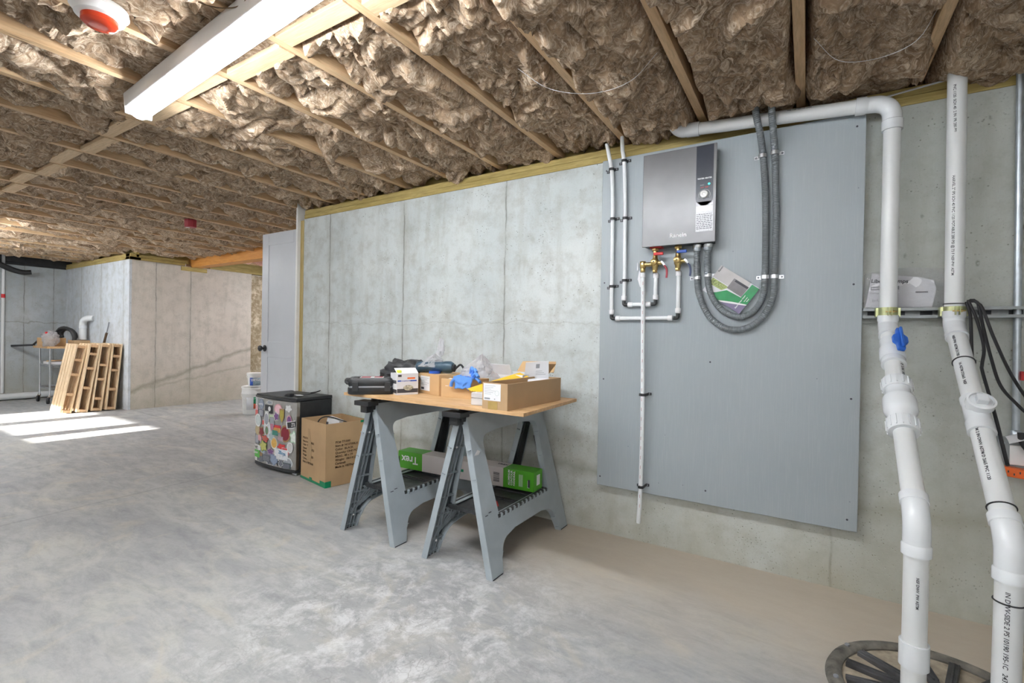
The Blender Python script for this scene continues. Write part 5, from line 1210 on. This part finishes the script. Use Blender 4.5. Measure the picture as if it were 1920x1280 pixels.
text('DISPOSABLE', 0.010, M['paper'], (0.05, -0.0014, 0.0745), (1, 0, 0), (0, 0, 1), T, align='CENTER', local=True)
m = MB(); m.M = frame((0.0, 0.0, 0.118), (1, 0, 0), (0, 0.86, 0.5)); m.box(0.0, 0.125, 0, 0.055, 0, 0.001); m.build('open_flap', M['paper'], T, local=True)
B(0.004, 0.03, 0.004, 0.03, 0.112, 0.137).build('yellow_plug', M['yellow2'], T, 0.006, local=True)
# black bag behind
T = thing('nylon_bag', 'crumpled black nylon bag lying behind the tool case on the table', 'bag', (-2.05, 2.11, TZ))
def lumpy(c, sx, sy, sz, seed, amp=0.25, fr_=4.0, nu=40, nv=26, flat=True):
    def fn(u, v):
        a = 2*math.pi*u; b = math.pi*(0.001+0.998*v); d = Vector((math.cos(a)*math.sin(b), math.sin(a)*math.sin(b), math.cos(b)))
        r = 1+amp*(abs(noise.noise(d*fr_*0.5+Vector((seed, 0, 0))))*1.6-0.3+0.6*noise.noise(d*fr_+Vector((0, seed, 0)))+0.35*noise.noise(d*fr_*2.6+Vector((0, 0, seed))))
        z = c[2]+d.z*sz*r
        if flat and z < c[2]-sz*0.62: z = c[2]-sz*0.62
        return (c[0]+d.x*sx*r, c[1]+d.y*sy*r, z)
    return MB().grid(nu, nv, fn)
def lumpy_at(c, sx, sy, sz, seed, base, **k):
    m = lumpy(c, sx, sy, sz, seed, **k)
    for p in m.v:
        if p.z < base+0.0015: p.z = base+0.0015
    return m
lumpy_at((-2.05, 2.115, TZ+0.088), 0.165, 0.110, 0.088, 3.3, TZ, amp=0.34, fr_=3.4).build('bag_body', M['cloth'], T)
MB().tube(cr([(-2.15, 2.06, TZ+0.12), (-2.08, 2.10, TZ+0.16), (-1.96, 2.16, TZ+0.158), (-1.86, 2.22, TZ+0.13)], 0.012), 0.010, 7).build('carry_strap', M['cloth'], T)
MB().tube(cr([(-2.16, 2.02, TZ+0.03), (-2.10, 2.04, TZ+0.105), (-2.00, 2.05, TZ+0.125), (-1.93, 2.08, TZ+0.11)], 0.012), 0.008, 7).build('piping', M['rubber'], T)
B(-1.99, -1.95, 2.10, 2.12, TZ+0.135, TZ+0.152).build('white_tag', M['paper'], T)
# labelled box
T = carton('shipping_box', 'closed tan box with white shipping label on the table, right of the printed carton', (-1.925, 2.075, TZ), math.radians(-19), 0.235, 0.20, 0.112, M['card2'], closed=True)
m = MB(); m.box(0.03, 0.135, -0.001, 0, 0.018, 0.100); m.build('label', M['paper'], T, local=True)
m = MB(); m.box(0.04, 0.072, -0.0016, 0, 0.024, 0.036); m.build('label_barcode', M['ink'], T, local=True)
m = MB()
for r in range(5): m.box(0.036, 0.125-(r % 3)*0.02, -0.0015, 0, 0.088-r*0.009, 0.0895-r*0.009)
m.build('label_lines', M['ink_grey'], T, local=True)
m = MB(); m.box(0, 0.235, 0.09, 0.125, 0.1161, 0.1166); m.build('tape', M['tape_clear'], T, local=True)
# open box
T = carton('open_box', 'plain tan open box with a torn grey lining, centre front of the table', (-1.685, 1.995, TZ), math.radians(2), 0.20, 0.17, 0.100, M['card2'])
m = MB(); m.grid(14, 10, lambda u, v: (0.01+u*0.18, 0.01+v*0.15, 0.092+0.014*noise.noise(Vector((u*4, v*4, 2))))); m.build('grey_lining', M['card_white'], T, local=True, fix=False)
m = MB(); m.M = frame((0.10, 0.01, 0.100), (1, 0.2, 0), (-0.2, 1, 0.25)); m.box(0, 0.08, 0, 0.06, 0, 0.001); m.build('torn_paper', M['paper'], T, local=True)
m = MB(); m.box(0.03, 0.05, -0.0008, 0, 0.060, 0.0625); m.build('logo_print', M['paper'], T, local=True)
# clear cases
for q, (z0, h_) in enumerate(((TZ, 0.034), (TZ+0.035, 0.026))):
    T = thing('clear_case', ('lower', 'upper')[q]+' clear plastic parts case stacked left of the long cardboard box', 'plastic case', (-1.37, 1.84, z0), 0, 'clear parts cases')
    shift(slab(rr(0.098, 0.14, 0.008, 3), 0.0, h_, 0.003), 0, 0).build('case', M['clearbox'], T, local=True)
    B(0.010, 0.088, 0.012, 0.128, 0.006, h_-0.012).build('contents', (M['paper'], M['ink_grey'])[q], T, 0.002, local=True)
# long box
T = carton('long_box', 'long open cardboard box with white end label, right front of the table', (-1.262, 1.785, TZ), math.radians(-2), 0.140, 0.500, 0.120, M['card'])
m = MB(); m.box(0.008, 0.103, -0.001, 0, 0.040, 0.116); m.build('label', M['paper'], T, local=True)
m = MB()
for r in range(6): m.box(0.014, 0.075-(r % 3)*0.012, -0.0016, 0, 0.106-r*0.0075, 0.1072-r*0.0075)
m.box(0.014, 0.045, -0.0016, 0, 0.045, 0.052); m.box(0.068, 0.074, -0.0016, 0, 0.046, 0.050); m.build('label_lines', M['ink_grey'], T, local=True)
arc_marks(0.083, 0.075, 0.011, 0, 6.0, 16, -0.0014, 0.002, 0.001).build('label_seal', M['tape_green'], T, local=True)
m = MB(); m.box(0.034, 0.086, -0.0008, 0, 0.0, 0.036); m.box(0.034, 0.086, 0, 0.03, -0.0003, 0.0); m.build('tape', M['tape_clear'], T, local=True)
B(0.012, 0.125, 0.37, 0.48, 0.085, 0.112).build('white_packet', M['paper'], T, 0.005, local=True)
# open white-lined carton behind
T = thing('flap_box', 'open white-lined carton with raised flaps behind the long cardboard box', 'carton', (-1.40, 2.18, TZ))
m = MB(); m.box(-1.47, -1.27, 2.16, 2.164, TZ, TZ+0.13); m.box(-1.47, -1.27, 2.38, 2.384, TZ, TZ+0.13); m.box(-1.47, -1.466, 2.164, 2.38, TZ, TZ+0.13); m.box(-1.274, -1.27, 2.164, 2.38, TZ, TZ+0.13); m.box(-1.47, -1.27, 2.16, 2.384, TZ, TZ+0.003)
m.build('box_walls', M['card_white'], T)
def flap(p, ex, ey, w_, h_, mat_, nm): 
    m = MB(); m.M = frame(p, ex, ey); m.prism([(0, 0), (w_, 0), (w_*0.96, h_), (w_*0.05, h_)], 0, 0.003); m.build(nm, mat_, T)
flap((-1.47, 2.162, TZ+0.128), (1, 0, 0), (0.05, -0.35, 0.75), 0.135, 0.062, M['card_white'], 'flap')
flap((-1.30, 2.225, TZ+0.10), (1, 0.4, 0.10), (0.18, -0.25, 0.95), 0.135, 0.100, M['card_white'], 'flap')
flap((-1.44, 2.385, TZ+0.128), (1, 0, 0.03), (0.0, 0.55, 0.7), 0.24, 0.075, M['card2'], 'flap')
flap((-1.272, 2.25, TZ+0.128), (0.45, 1, 0), (0.6, 0, 0.7), 0.12, 0.08, M['card2'], 'flap')
m = MB(); m.M = frame((-1.258, 2.236, TZ+0.108), (1, 0.4, 0.10), (0.18, -0.25, 0.95)); m.box(0.02, 0.040, 0.058, 0.082, -0.0008, -0.0002)
for r in range(3): m.box(0.02, 0.075-r*0.01, 0.02+r*0.01, 0.022+r*0.01, -0.0008, -0.0002)
m.build('print', M['ink_grey'], T)
B(-1.46, -1.36, 2.17, 2.26, TZ+0.004, TZ+0.124).build('white_contents', M['paper'], T, 0.01)
# yellow sheets sticking out
T = thing('yellow_strips', 'bundle of yellow flat strips leaning across the boxes beside the blue glove', 'strips', (-1.40, 1.95, TZ+0.07))
for q in range(4):
    m = MB(); m.bar((-1.395+0.012*q, 1.862+q*0.006, TZ+0.068-q*0.002), (-1.30+0.012*q, 2.20, TZ+0.135-0.004*q), 0.030-q*0.003, 0.0022, (0.3, -0.2, 1)); m.build('strip', M['yellow'], T)
# blue glove draped over the open box
T = thing('rubber_glove', 'crumpled blue disposable glove draped over the corner of the open box', 'glove', (-1.50, 1.98, TZ+0.09))
def gl(u, v):
    x = -1.59+0.115*u+0.02*v-0.015*v*v; n_ = noise.noise(Vector((u*5, v*5, 7)))
    y = 2.06-0.085*min(1, v*1.6)+0.010*n_-0.0015; z = TZ+0.117+0.012*n_ if v < 0.5 else TZ+0.117+0.010*n_-(v-0.5)*0.125
    if v >= 0.5: y = 1.985+0.006*n_-0.004
    return (x+0.006*math.sin(v*9+u*3), y, z)
m = MB(); m.grid(16, 24, gl); o = m.build('palm', M['glove'], T, fix=False); sm_ = o.modifiers.new('thick', 'SOLIDIFY'); sm_.thickness = 0.004
for q, (x, z, dx, dz) in enumerate(((-1.485, 0.118, 0.055, 0.010), (-1.49, 0.112, 0.06, -0.012), (-1.51, 0.122, 0.045, 0.026), (-1.53, 0.125, 0.03, 0.03))):
    MB().tube(cr([(x, 2.01+q*0.014, TZ+z), (x+dx*0.5, 2.0+q*0.014, TZ+z+dz+0.008), (x+dx, 1.985+q*0.016, TZ+z+dz-0.006)], 0.006), 0.0085, 8).build('finger', M['glove'], T)
MB().tube(cr([(-1.585, 1.99, TZ+0.105), (-1.60, 1.982, TZ+0.085), (-1.605, 1.981, TZ+0.062)], 0.006), 0.009, 8).build('finger', M['glove'], T)
# clear bag on the open box
T = thing('clear_bag', 'crumpled clear plastic bag heaped behind the blue glove', 'plastic bag', (-1.52, 2.12, TZ+0.105))
def cone_bag(c, r, h, seed, nu=44, nv=20):
    def fn(u, v):
        a = 2*math.pi*u; k = (1-v)**0.7; d = Vector((math.cos(a), math.sin(a), v*1.5))
        rr_ = r*k*(1+0.35*noise.noise(d*2.2+Vector((seed, 0, 0)))+0.20*noise.noise(d*6+Vector((0, seed, 0)))+0.08*math.sin(a*13))
        return (c[0]+math.cos(a)*rr_+0.02*v, c[1]+math.sin(a)*rr_, c[2]+h*v*(1+0.12*noise.noise(d*3)))
    return MB().grid(nu, nv, fn)
cone_bag((-1.53, 2.13, TZ+0.112), 0.105, 0.115, 4.2).build('film', M['film'], T, fix=False)
# tool in clear bag on the labelled box
T = thing('bagged_tool', 'dark blue cylindrical tool wrapped in a clear bag on top of the labelled box', 'wrapped tool', (-1.83, 2.12, TZ+0.116))
zb = TZ+0.117+0.032
MB().lathe([(0.020, -0.01), (0.031, 0.0), (0.033, 0.02), (0.028, 0.035), (0.030, 0.06), (0.030, 0.16), (0.034, 0.175), (0.034, 0.21), (0.024, 0.225)], (-1.925, 2.075, zb), (1, 0.22, 0.02), 22).build('cylinder', M['steelblue'], T)
MB().lathe([(0.02, 0), (0.022, 0.012), (0.008, 0.02)], (-1.71, 2.125, zb), (1, 0.22, -0.1), 16).build('nozzle', M['black'], T)
MB().tube(cr([(-1.69, 2.13, zb), (-1.66, 2.13, zb+0.02), (-1.63, 2.12, zb), (-1.625, 2.11, zb-0.03)], 0.008), 0.006, 8).build('cord', M['rubber'], T)
cone_bag((-1.87, 2.13, zb+0.002), 0.085, 0.070, 9.1).build('bag', M['film'], T, fix=False)
lumpy((-1.82, 2.15, zb+0.110), 0.020, 0.018, 0.050, 6.0, 0.35, 5, 24, 20, False).build('bag_neck', M['film3'], T, fix=False)
lumpy((-1.84, 2.15, zb+0.065), 0.018, 0.016, 0.030, 2.0, 0.35, 5, 24, 16, False).build('bag_neck', M['film3'], T, fix=False)
T = thing('tape_roll', 'small dark blue tape roll on the edge of the labelled box', 'tape', (-1.80, 2.06, TZ+0.117))
MB().lathe([(0.020, 0), (0.032, 0.0), (0.032, 0.014), (0.020, 0.014)], (-1.795, 2.068, TZ+0.1165), (0, 0, 1), 28).build('tape', M['blue'], T)
T = thing('bottle_nozzle', 'black and silver nozzle end lying behind the clear bag', 'nozzle', (-1.66, 2.28, TZ))
MB().lathe([(0.022, 0), (0.022, 0.10), (0.010, 0.125), (0.006, 0.16)], (-1.68, 2.27, TZ+0.001), (0.1, 0, 1), 18).build('bottle', M['black'], T)

# ------------------------------------------------------------------ green and grey box on the trays
T = thing('railing_box', 'long green and grey carton lying across both sawhorse trays', 'carton', (-2.27, 2.285, 0.258))
gx0, gx1, gy0, gy1, gz0, gz1 = -2.285, -1.288, 2.315, 2.425, 0.2575, 0.368
# slightly turned
ang = math.atan2(0.055, 1.0)
T.location = (gx0, 2.285, gz0+0.002); T.rotation_euler = (0, 0, ang); L_ = gx1-gx0; H_ = gz1-gz0; D_ = 0.11
segs = [(0, 0.20, 'trex', 'green_end'), (0.20, 0.80, 'trex_grey', 'grey_middle'), (0.80, 1.0, 'trex', 'green_end')]
B(0.001, L_-0.001, 0.001, D_-0.001, 0.001, H_-0.001).build('inner_carton', M['card_in'], T, local=True)
for a, b, mt, nm in segs:
    m = MB(); x0, x1 = a*L_, b*L_
    m.box(x0, x1, 0, D_, 0, H_); m.build(nm, M[mt], T, 0.002 if nm == 'green_end' else 0.0, local=True)
text('Trex', 0.062, M['white'], (0.145, -0.001, 0.078), (-1, 0, 0), (0, 0, -1), T, align='CENTER', bold=0.0012, local=True) if False else None
text('Trex', 0.068, M['white'], (0.165, -0.0012, 0.083), (-1, 0, 0), (0, 0, -1), T, bold=0.0014, local=True)
text('Trex', 0.036, M['tape_green'], (0.458, -0.0012, 0.020), (0, 0, 1), (-1, 0, 0), T, bold=0.001, local=True)
text('TREX', 0.030, M['ink'], (0.80*L_-0.075, 0.055, H_+0.001), (1, 0, 0), (0, 1, 0), T, bold=0.0006, local=True)
m = MB()
random.seed(5)
for q in range(11): m.box(0.735*L_, 0.775*L_, -0.0012, 0, 0.025+q*0.0052, 0.025+q*0.0052+random.choice((0.0016, 0.003)))
m.build('barcode', M['ink'], T, local=True)
m = MB()
for q in range(7): m.box(0.615*L_+q*0.011, 0.618*L_+q*0.011, -0.0012, 0, 0.02, 0.085-0.01*(q % 3))
m.box(0.475, 0.50, -0.0012, 0, 0.050, 0.054); m.box(0.50, 0.52, -0.0012, 0, 0.044, 0.060); m.build('small_print', M['tape_green'], T, local=True)
text('ALUMINUM\nCONTOUR\nHANDRAIL', 0.017, M['paper'], (0.845*L_, -0.0012, 0.018), (0, 0, 1), (-1, 0, 0), T, local=True, bold=0.0004) 
m = MB()
for q in range(4): m.box(0.905*L_+q*0.007, 0.907*L_+q*0.007, -0.0012, 0, 0.02, 0.088)
m.build('small_print', M['paper'], T, local=True)
m = MB(); m.box(L_, L_+0.0012, 0.035, 0.075, 0.030, 0.088); m.box(0.960*L_, 0.972*L_, -0.0012, 0, 0.020, 0.060); m.build('label', M['paper'], T, local=True)
m = MB(); m.box(0.962*L_, 0.975*L_, -0.0016, 0, 0.022, 0.066); m.box(0.006, 0.013, -0.0016, 0, 0.03, 0.075); m.build('slot', M['ink'], T, local=True)

# ------------------------------------------------------------------ buckets by the passage wall
def bucket(name, label, c, r0, r1, h_, lid, mat_lab, txt):
    T = thing(name, label, 'bucket', c)
    c = Vector(c)
    MB().lathe([(r0*0.97, 0.002), (r0, 0.006), (r1, h_-0.06*h_/0.3), (r1+0.006, h_-0.055*h_/0.3), (r1+0.002, h_-0.03*h_/0.3), (r1+0.002, h_)], c, (0, 0, 1), 36).build('pail', M['white'], T)
    if lid: MB().lathe([(r1+0.004, h_-0.025), (r1+0.010, h_-0.022), (r1+0.010, h_+0.004), (r1+0.002, h_+0.008), (r1-0.006, h_+0.004), (0.001, h_+0.004)], c, (0, 0, 1), 36).build('lid', M['white'], T)
    MB().tube([c+Vector((math.cos(a)*(r1+0.008), math.sin(a)*(r1+0.008), h_*0.86-0.10*max(0, math.cos(a+0.9))**1*h_/0.4)) for a in [-2.5+2.6*i/24 for i in range(25)]], 0.0018, 6).build('bail_handle', M['white'], T)
    return T
bc = Vector((-6.63, 3.80, 0))
T = bucket('pail', 'large white bucket with a green and red label behind the small fridge', bc, 0.135, 0.148, 0.355, False, None, None)
def curved(T, c, r, a0, a1, z0, z1, mat_, nm):
    m = MB(); m.grid(8, 1, lambda u, v: (c.x+r*math.cos(a0+(a1-a0)*u), c.y+r*math.sin(a0+(a1-a0)*u), z0+(z1-z0)*v)); o = m.build(nm, mat_, T, fix=False)
    s_ = o.modifiers.new('thick', 'SOLIDIFY'); s_.thickness = 0.001; return o
va = math.atan2(-bc.y, -bc.x)
curved(T, bc, 0.1465, va-0.65, va+0.05, 0.07, 0.24, M['card_white'], 'paper_label')
curved(T, bc, 0.1480, va-0.02, va+0.65, 0.155, 0.245, M['tape_green'], 'green_label'); curved(T, bc, 0.1480, va-0.02, va+0.65, 0.085, 0.155, pm('red_orange_label', (0.5, 0.08, 0.03), 0.5), 'red_label')
T = thing('bucket_lid', 'loose white lid with dried red-brown paint lying on the large bucket', 'lid', (-6.62, 3.80, 0.357))
MB().lathe([(0.001, 0), (0.15, 0.0), (0.166, 0.004), (0.168, 0.022), (0.158, 0.026), (0.150, 0.014), (0.001, 0.014)], (-6.61, 3.80, 0.357), (0.06, 0, 1), 40).build('lid_disc', M['white'], T)
m = MB().lathe([(0.1685, 0.004), (0.1692, 0.022)], (-6.61, 3.80, 0.357), (0.06, 0, 1), 40, cap=False); m.f = m.f[:12]; m.mi = m.mi[:12]; m.sm = m.sm[:12]; m.build('dried_paint', pm('dried_paint', (0.33, 0.12, 0.09), 0.7, 0, 0.3, 40), T, fix=False)
b2 = Vector((-6.60, 3.80, 0.384))
T = bucket('small_pail', 'small white bucket with a navy label standing on the large bucket', b2, 0.085, 0.098, 0.185, True, None, None)
curved(T, b2, 0.0965, va-0.75, va-0.30, 0.384+0.02, 0.384+0.13, M['blue'], 'navy_label'); curved(T, b2, 0.0965, va-0.30, va+0.75, 0.384+0.02, 0.384+0.13, pm('grey_blue_label', (0.25, 0.33, 0.38), 0.5, 0, 0.3, 60), 'picture_label')
nv = Vector((math.cos(va+0.2), math.sin(va+0.2), 0)); ex_ = Vector((0, 0, 1)).cross(nv)
text('DRYLOK', 0.038, M['paper'], b2+nv*0.100-ex_*0.07+Vector((0, 0, 0.085)), ex_, (0, 0, 1), T, bold=0.002)

# ------------------------------------------------------------------ pallets leaning against the far corner
def pallet(label, x1, y0, lean, ln, wd=0.135, Hh=0.945, xo=0.0):
    T = thing('wooden_pallet', label, 'pallet', (x1, y0, 0.0), 0, 'pallets leaning in the corner')
    d = Vector((0, lean, Hh)).normalized(); LL = math.hypot(lean, Hh); nrm = Vector((0, -d.z, d.y))    # toward -y
    lo = Vector((x1, y0, 0.002))
    k = 0
    for i in range(4):
        w_ = 0.078; xc = x1-0.045-i*(ln-0.09)/3
        for sgn, nm in ((-1, 'deck_board'), (1, 'deck_board')):
            off = -nrm*(wd/2-0.012)*sgn*-1
            c0 = Vector((xc, y0+wd/2, 0.012))+nrm*(wd/2-0.011)*(-sgn)
            m = MB(); m.bar(c0+d*0.0, c0+d*(LL-0.01), w_, 0.020, nrm); m.build(nm, M['pallet'], T, 0.002)
    for q, tt in enumerate((0.018, 0.25, 0.52, 0.72, LL-0.04)):
        tt += xo*(0 < q < 4)*0.4
        c0 = Vector((x1-0.002, y0+wd/2, 0.012))+d*tt
        m = MB(); m.bar(c0, c0-Vector((ln, 0, 0)), wd-0.046, 0.034, nrm.cross(Vector((1, 0, 0)))); m.build('stringer', M['pallet_in'], T, 0.002)
    return T
pallet('wooden pallet leaning in the corner, nearest the cart, with its slatted face showing', -8.46, 2.225, 0.165, 0.40, 0.122, 0.93)
pallet('wooden pallet leaning in the corner, second from the cart', -8.40, 2.380, 0.135, 0.40, 0.122, 0.94, 0.2)
pallet('wooden pallet leaning in the corner, third from the cart', -8.40, 2.532, 0.105, 0.40, 0.122, 0.945, -0.2)
pallet('wooden pallet leaning in the corner, nearest the wall edge', -8.38, 2.684, 0.078, 0.40, 0.122, 0.945, 0.1)
T = thing('pole', 'thin dark pole leaning against the alcove wall behind the pallets', 'pole', (-8.9, 2.8, 0))
MB().cyl((-9.10, 2.70, 0.002), (-8.92, 2.865, 1.10), 0.016).build('sleeve', M['brown_ink'], T); MB().cyl((-8.92, 2.865, 1.10), (-8.905, 2.885, 1.26), 0.007).build('rod', M['ink_grey'], T)

# ------------------------------------------------------------------ wire cart
T = thing('utility_cart', 'chrome wire cart on casters with a wooden top, left of the pallets', 'cart', (-10.0, 2.65, 0))
cx0, cx1, cy0, cy1 = -10.27, -9.80, 2.46, 2.86
for x, y in ((cx0, cy0), (cx1, cy0), (cx0, cy1), (cx1, cy1)):
    L0 = MB().cyl((x, y, 0.13), (x, y, 0.845), 0.0125).build('post', M['chrome'], T)
    cs = MB().lathe([(0.010, 0.0), (0.014, -0.005), (0.014, -0.03)], (x, y, 0.14), (0, 0, 1), 12); cs.bar((x, y, 0.115), (x+0.02, y-0.02, 0.055), 0.045, 0.004); cs.build('caster_fork', M['chrome'], T)
    MB().lathe([(0.03, -0.013), (0.048, -0.011), (0.048, 0.011), (0.03, 0.013)], (x+0.02, y-0.02, 0.049), (0.5, 0.87, 0), 22).build('caster_wheel', M['rubber'], T)
for zz in (0.22, 0.56):
    m = MB()
    for dz in (0, 0.03):
        for a, b in (((cx0, cy0), (cx1, cy0)), ((cx1, cy0), (cx1, cy1)), ((cx1, cy1), (cx0, cy1)), ((cx0, cy1), (cx0, cy0))): m.cyl((*a, zz+dz), (*b, zz+dz), 0.0035, None, 6)
    for q in range(1, 16): x = cx0+(cx1-cx0)*q/16; m.cyl((x, cy0, zz+0.03), (x, cy1, zz+0.03), 0.002, None, 5)
    for q in range(24): x = cx0+(cx1-cx0)*q/24; m.cyl((x, cy0, zz), (x+0.012, cy0, zz+0.03), 0.0018, None, 5); y = cy0+(cy1-cy0)*q/24; m.cyl((cx1, y, zz), (cx1, y+0.010, zz+0.03), 0.0018, None, 5)
    m.build('wire_shelf', M['chrome'], T)
B(-10.36, -9.70, 2.40, 2.885, 0.845, 0.878).build('wooden_top', M['ply'], T, 0.002)
def simple(name, label, cat, mb, mat_, bevel=0.0): return tag(mb.build(name, mat_, None, bevel), label, cat)
T = thing('cardboard_box', 'tan cardboard box on the left of the wire cart top', 'box', (-10.2, 2.5, 0.879)); B(-10.30, -9.86, 2.43, 2.66, 0.879, 1.005).build('box_walls', M['card2'], T, 0.003); B(-10.02, -10.0, 2.428, 2.43, 0.879, 1.005).build('dark_seam', M['ink'], T)
simple('cardboard_box', 'small tan box on the right rear of the wire cart top', 'box', B(-9.86, -9.58, 2.68, 2.87, 0.879, 0.975), M['card'], 0.003)
simple('white_tray', 'white plastic tray of scraps on the middle shelf of the wire cart', 'tray', B(-10.2, -9.84, 2.48, 2.80, 0.594, 0.635), M['paper'], 0.006)
simple('scrap_board', 'reddish board resting on the white tray in the wire cart', 'board', MB().bar((-10.1, 2.52, 0.645), (-9.84, 2.84, 0.665), 0.12, 0.015), M['ply'], 0.001)
T = thing('vacuum_hose', 'black hose coiled on top of the wire cart', 'hose', (-9.9, 2.6, 0.98))
for q in range(3):
    r_ = 0.235-0.035*q; MB().tube([(-9.90+r_*1.05*math.cos(a), 2.66+0.10*math.cos(a+0.4)*0.4+0.02*q, 1.02+r_*0.62*math.sin(a)+0.012*q) for a in [math.pi*(-0.10+1.2*i/30) for i in range(31)]], 0.026, 10, lambda L: 0.0255+0.0015*math.sin(L*300)).build('coil', M['hose'], T)
T = thing('floor_tool', 'flat black vacuum nozzle sticking out left of the wire cart top', 'nozzle', (-10.4, 2.4, 0.9))
MB().bar((-10.42, 2.42, 0.885), (-10.78, 2.26, 0.865), 0.05, 0.030).build('nozzle', M['black'], T, 0.004); MB().cyl((-10.42, 2.42, 0.892), (-10.35, 2.46, 0.96), 0.014).build('neck', M['black'], T)
T = thing('plastic_bag', 'clear plastic bag bunched over the boxes on the wire cart', 'plastic bag', (-9.9, 2.45, 0.95))
lumpy((-9.82, 2.47, 0.99), 0.13, 0.09, 0.115, 1.5, 0.3, 4, 36, 22, False).build('film', M['film'], T, fix=False); lumpy((-10.02, 2.50, 1.045), 0.17, 0.07, 0.045, 7.5, 0.4, 4, 36, 18, False).build('film', M['film'], T, fix=False)
B(-9.80, -9.76, 2.40, 2.42, 1.07, 1.10).build('red_print', M['red'], T)

# white drain elbow and floor-level pipe, black duct, white riser at the far left
T = thing('drain_elbow', 'white plastic drain elbow coming out of the alcove wall above the cart', 'pipe', (-9.75, 2.8, 1.2))
MB().tube(cr([(-9.72, 2.82, 0.985), (-9.72, 2.82, 1.15), (-9.72, 2.82, 1.25), (-9.68, 2.83, 1.30), (-9.60, 2.85, 1.32), (-9.54, 2.899, 1.32)], 0.01), 0.045, 20).build('elbow', M['pvc'], T)
MB().lathe([(0.045, 0), (0.053, 0.002), (0.053, 0.05), (0.045, 0.052)], (-9.72, 2.82, 1.16), (0, 0, 1), 20).build('coupling', M['pvc_fit'], T)
T = thing('floor_pipe', 'white pipe running along the foot of the far left wall', 'pipe', (-10.74, 1.0, 0.08))
MB().cyl((-10.735, -3.0, 0.062), (-10.735, 2.86, 0.062), 0.05, None, 20).build('pipe', M['pvc'], T)
T = thing('wall_riser', 'thin white pipe with a red band up the far left wall', 'pipe', (-10.77, 2.14, 1.0))
MB().cyl((-10.775, 2.150, 0.12), (-10.775, 2.150, 2.30), 0.02, None, 14).build('pipe', M['pvc'], T); MB().cyl((-10.775, 2.150, 1.62), (-10.775, 2.150, 1.68), 0.0235, None, 14).build('red_band', M['red'], T)
T = thing('black_duct', 'black foam-wrapped pipe slanting down from the joists at the far left', 'duct', (-10.6, 2.2, 2.1))
for q in range(2): MB().tube(cr([(-10.70+0.06*q, 1.75, 2.25), (-10.68+0.06*q, 2.0, 2.17), (-10.66+0.06*q, 2.2, 2.07), (-10.64+0.06*q, 2.33, 2.035), (-10.62+0.06*q, 2.42, 2.045)], 0.02), 0.036, 12).build('pipe_wrap', M['rubber'], T)
B(-10.72, -10.60, 1.95, 2.0, 2.11, 2.20).build('bracket', M['zinc'], T, 0.002)
